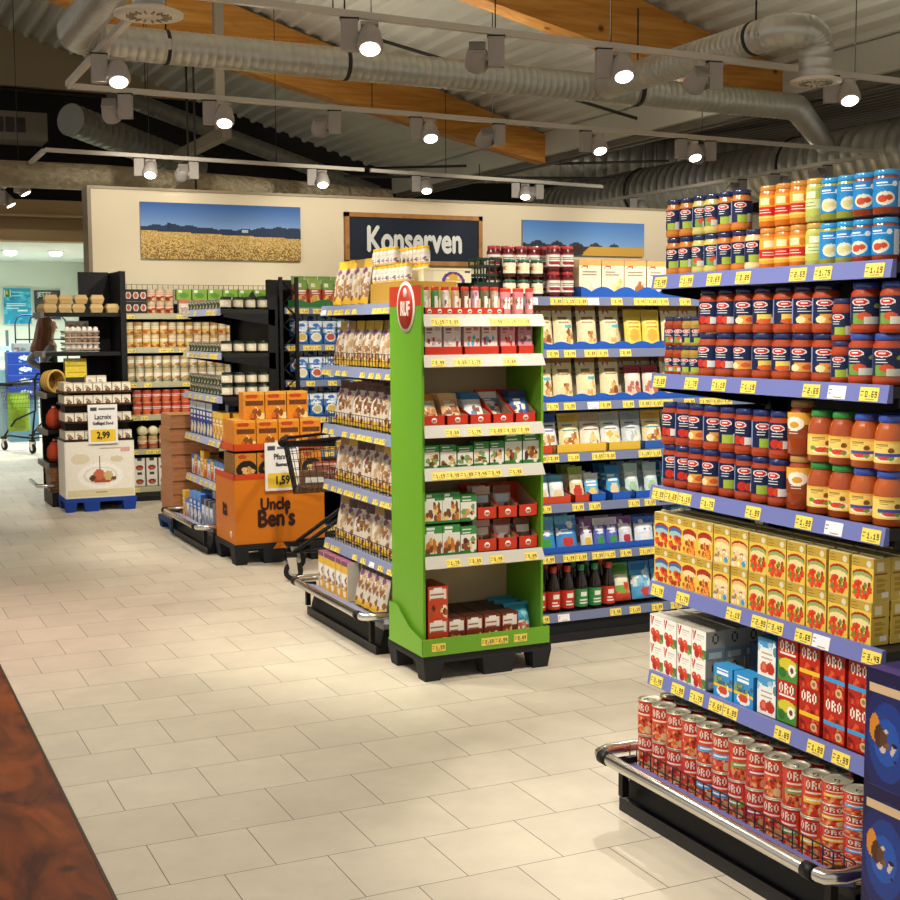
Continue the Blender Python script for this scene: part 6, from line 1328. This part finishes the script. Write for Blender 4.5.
# ================================================================== far side room: posters, counter, crates, shopper
def poster(label, x0, x1, z0, z1, im):
    mb = MB(); mb.box(x0, x1, 21.96, 21.999, z0, z1, 'card', 'd8dcd8'); k = MB(); k.patch(im, (x0 + .01, 21.955, z1 - .01), (x1 - x0 - .02, 0, 0), (0, 0, z0 - z1 + .02))
    return mb, Spec('printed_sheet', k)
p1_ = Img(30, 40, '2aa0c4').rect(.04, .04, .26, .26, 'e6ece4').rect(.08, .06, .22, .24, '2f7a4a').dots(30, 0, .1, 1, 1, .1, ['3fb4d4', '1f8ab4', '58c4dc', '2494bc'], 3).rect(.04, .04, .26, .26, 'e6ece4').rect(.07, .06, .23, .24, '2f7a4a').lines(.1, .8, .42, .54, 3, 'd6eef2', 2).rect(.5, .6, .88, .64, 'd6eef2').lines(.3, .9, .1, .2, 2, 'a8dce6', 4)
mb, k = poster('', 2.46, 2.9, 1.69, 2.28, p1_); tE = Spec('lettering', text_mesh('E', .075, 'card', 'e9d83a', .003), loc=(2.525, 21.952, 2.195))
thing('poster', mb, 'turquoise poster with green letter square on the far wall', 'poster', kids=[k, tE])
p2_ = Img(30, 36, '3a3d42').rect(.08, .05, .92, .2, '55585c').dots(14, .3, .3, 1, .7, .14, ['5a5048', '6a4a34', '454a50'], 5).lines(.1, .8, .75, .9, 4, '7a7d80', 2)
mb, k = poster('', 2.93, 3.36, 1.76, 2.25, p2_); thing('poster', mb, 'dark chalkboard style poster right of the turquoise poster', 'poster', kids=[k, Spec('lettering', text_mesh('JETZT', .1, 'card', 'd8dad6', .004, .8), loc=(3.1, 21.95, 2.17))])
fz = MB(); fz.box(.6, 2.36, 20.2, 21.0, .0, .8, 'card', '8fa0a4'); fk_ = [Spec('glass_lid', MB().box(.6, 2.38, 20.15, 21.0, .82, 1.02, 'gloss', 'a8d4d8').box(.6, 2.38, 20.2, 21.0, 1.16, 1.2, 'gloss', 'd6ecec')), Spec('trim', MB().box(.58, 2.39, 20.14, 20.2, .8, .83, 'chrome')), Spec('canopy_post', MB().box(2.33, 2.37, 20.6, 20.64, 1.0, 1.6, 'card', '4a5054').box(.62, .66, 20.6, 20.64, 1.0, 1.6, 'card', '4a5054').box(.6, 2.38, 20.3, 21.0, 1.3, 1.36, 'gloss', 'bfe0e2'))]
thing('chiller_counter', fz, 'pale turquoise glass chiller counter at the far left edge', 'counter', kids=fk_)
ci = Img(20, 12, '1f3f9a').rect(0, 0, 1, .12, '3f62b8').ell(.55, .5, .2, .22, 'c9d4ea').dots(5, .05, .1, .95, .9, .05, ['8fa4d8', '17306f'], 2)
ci2 = Img(20, 12, '9aa4a6').dots(10, 0, 0, 1, 1, .1, ['b8bcbc', '6f7a7c', '8a5a4a'], 1)
tb = MB(); tb.box(2.22, 2.62, 19.5, 19.9, .0, .62, 'card', '5a7f94'); thing('bin', tb, 'blue grey bin under the stack of blue crates far left', 'bin', kids=[Spec('bin_rim', MB().box(2.21, 2.63, 19.49, 19.91, .6, .63, 'card', '3f5a6a'))])
for k in range(4):
    z0 = .631 + k * .165
    inst(carton('drinks_crate', .44, .34, .16, ci, '1c3a8c', '24468f'), (2.44, 19.7, z0), 0, '%s blue drinks crate from the bottom of the far left stack' % ORD[k], 'crate', 'far left blue crates')
inst(carton('cardboard_tray', .36, .3, .12, ci2, '8a9092', 'a0a6a6'), (2.5, 19.72, 1.292), 0, 'grey box on top of the blue crate stack', 'box')
rk_ = MB()
for x in (2.42, 2.62): rk_.tube([(x, 20.2, .0), (x, 20.2, 1.7), (x + .03, 20.2, 1.78), (x + .1, 20.2, 1.82), (x + .45, 20.2, 1.82), (x + .52, 20.2, 1.75), (x + .54, 20.2, 1.6), (x + .54, 20.2, 0)], .012, 6, 'card', '1f2f5a')
thing('tube_rack', rk_, 'dark blue tubular rack behind the blue crates', 'rack', kids=[Spec('cross_bar', MB().box(2.42, 3.16, 20.19, 20.21, 1.45, 1.47, 'card', '1f2f5a'))])
inst(CART, (2.2, 18.3, 0), -1.15, 'far shopping cart pushed by the shopper beside the egg rack', 'shopping cart')
gb = pouch('shopping_bag', .3, .16, .5, Img(10, 14, '8fae2a').rect(.1, .1, .9, .2, 'a8c44a').noise(.04, 2), '86a428'); inst(gb, (2.18, 18.1, .26), .2, 'bright green shopping bag hanging on the far shopping cart', 'bag')
# shopper: one skinned body, clothes and hair as parts
def skin_obj(name, pts, edges, mat, parent, root=0, sub=2):
    me = bpy.data.meshes.new(name); me.from_pydata([p[:3] for p in pts], edges, []); me.materials.append(MATS[mat])
    o = bpy.data.objects.new(name, me); COL.objects.link(o); o.parent = parent
    m = o.modifiers.new('Skin', 'SKIN'); m.use_smooth_shade = True
    sv = me.skin_vertices[0].data if me.skin_vertices else None
    if sv is None:
        bpy.context.view_layer.objects.active = o; 
        bpy.ops.mesh.customdata_skin_add(); sv = me.skin_vertices[0].data
    for i, p in enumerate(pts): sv[i].radius = (p[3], p[4] if len(p) > 4 else p[3]); sv[i].use_root = i == root
    s = o.modifiers.new('Sub', 'SUBSURF'); s.levels = s.render_levels = sub
    return o
simple('coat_green', '33392f', .85, nscale=40, var=.15); simple('knit_grey', '77787a', .9, nscale=60, var=.2); simple('trouser', '2a2c33', .85, nscale=40, var=.15); simple('hair_brown', '6a4126', .5, nscale=70, var=.45, bump=.8, bdist=.01); simple('shoe', '201c1a', .5)
per = bpy.data.objects.new('person', None); COL.objects.link(per); per.location = (2.43, 17.0, 0); per['label'] = 'person with long brown hair in dark coat pushing a shopping cart, far left'; per['category'] = 'person'
# faces right (local +y is forward); pelvis first
B = [(0, 0, .93, .12, .09), (0, .0, 1.1, .11, .08), (0, 0, 1.3, .13, .08), (0, 0, 1.42, .09, .07), (0, .01, 1.5, .05), (0, .02, 1.57, .06, .075), (0, .02, 1.67, .085, .1), (0, .02, 1.74, .06, .07)]
E_ = [(0, 1), (1, 2), (2, 3), (3, 4), (4, 5), (5, 6), (6, 7)]
def chain(B, E_, start, pts):
    p = start
    for q in pts: B.append(q); E_.append((p, len(B) - 1)); p = len(B) - 1
    return p
for s in (-1, 1):
    chain(B, E_, 0, [(.09 * s, 0, .86, .085), (.095 * s, .03 * s, .48, .055), (.1 * s, -.02 * s, .1, .038), (.1 * s, .1 - .02 * s, .04, .035)])
    w_ = chain(B, E_, 3, [(.17 * s, 0, 1.4, .055), (.25 * s, -.17, 1.21, .043), (.2 * s, .05, 1.1, .032), (.19 * s, .11, 1.09, .03)])
    for f in range(4): chain(B, E_, w_, [((.16 + f * .022) * s, .17 + .006 * (f in (1, 2)), 1.085, .009), ((.16 + f * .022) * s, .2, 1.06, .008), ((.16 + f * .022) * s, .185, 1.04, .007)])
    chain(B, E_, w_, [(.14 * s, .14, 1.075, .01), (.135 * s, .17, 1.065, .009)])
skin_obj('body', B, E_, 'skin', per)
cB = [(0, 0, .98, .15, .12), (0, 0, 1.14, .145, .11), (0, 0, 1.3, .155, .11), (0, 0, 1.41, .12, .09), (0, .005, 1.48, .07)]; cE = [(0, 1), (1, 2), (2, 3), (3, 4)]
chain(cB, cE, 0, [(0, 0, .8, .16, .13)])
skin_obj('coat', cB, cE, 'coat_green', per)
sB = [(-.15, 0, 1.41, .07), (-.25, -.17, 1.21, .057), (-.205, .03, 1.105, .045)]; skin_obj('sleeve', sB, [(0, 1), (1, 2)], 'knit_grey', per)
sB = [(.15, 0, 1.41, .07), (.25, -.17, 1.21, .057), (.205, .03, 1.105, .045)]; skin_obj('sleeve', sB, [(0, 1), (1, 2)], 'knit_grey', per)
tB = [(0, 0, .93, .13, .1)]; tE = []
for s in (-1, 1): chain(tB, tE, 0, [(.09 * s, 0, .84, .1), (.095 * s, .03 * s, .48, .07), (.1 * s, -.02 * s, .12, .055)])
skin_obj('trousers', tB, tE, 'trouser', per)
for s in (-1, 1): skin_obj('shoe', [(.1 * s, -.05 - .02 * s, .045, .04), (.1 * s, .06 - .02 * s, .045, .042), (.1 * s, .15 - .02 * s, .035, .033)], [(0, 1), (1, 2)], 'shoe', per)
hp = [(.001, 1.805), (.05, 1.79), (.085, 1.75), (.105, 1.69), (.115, 1.62), (.122, 1.54), (.13, 1.46), (.135, 1.39), (.12, 1.33), (.06, 1.3), (.001, 1.3)]
def hair_fn(u, v):
    k = v * (len(hp) - 1); a = min(int(k), len(hp) - 2); t = k - a; r = hp[a][0] * (1 - t) + hp[a + 1][0] * t; z = hp[a][1] * (1 - t) + hp[a + 1][1] * t
    an = 2 * PI * u; w = 1 + .05 * math.sin(11 * an + 9 * z) + .05 * math.sin(24 * z + 3 * an); cut = max(0, math.sin(an)) * (.55 if z < 1.7 else .12)
    return (r * w * math.cos(an), -.035 - .25 * max(0, 1.6 - z) + r * w * .95 * math.sin(an) * (1 - cut), z)
hb_ = MB(); hb_.surf(hair_fn, 40, 40, None, 'hair_brown'); _mk(Spec('hair', hb_), per)
for s in (-1, 1):
    e = MB(); e.lathe([(.011 * math.sin(PI * t) + .0003, .011 - .011 * math.cos(PI * t)) for t in [i / 6 for i in range(7)]], 8, 'gloss', 'efe9e2')
    o = _mk(Spec('eye', e, loc=(.032 * s, .098, 1.65)), per)
_mk(Spec('nose', MB().hexa([(-.012, .1, 1.615), (.012, .1, 1.615), (.008, .13, 1.618), (-.008, .13, 1.618), (-.006, .1, 1.66), (.006, .1, 1.66), (.004, .108, 1.66), (-.004, .108, 1.66)], 'skin'), label='nose'), per)
_mk(Spec('mouth', MB().box(-.022, .022, .1, .112, 1.583, 1.592, 'card', 'a8584a')), per)
per.rotation_euler = (0, 0, -1.35)
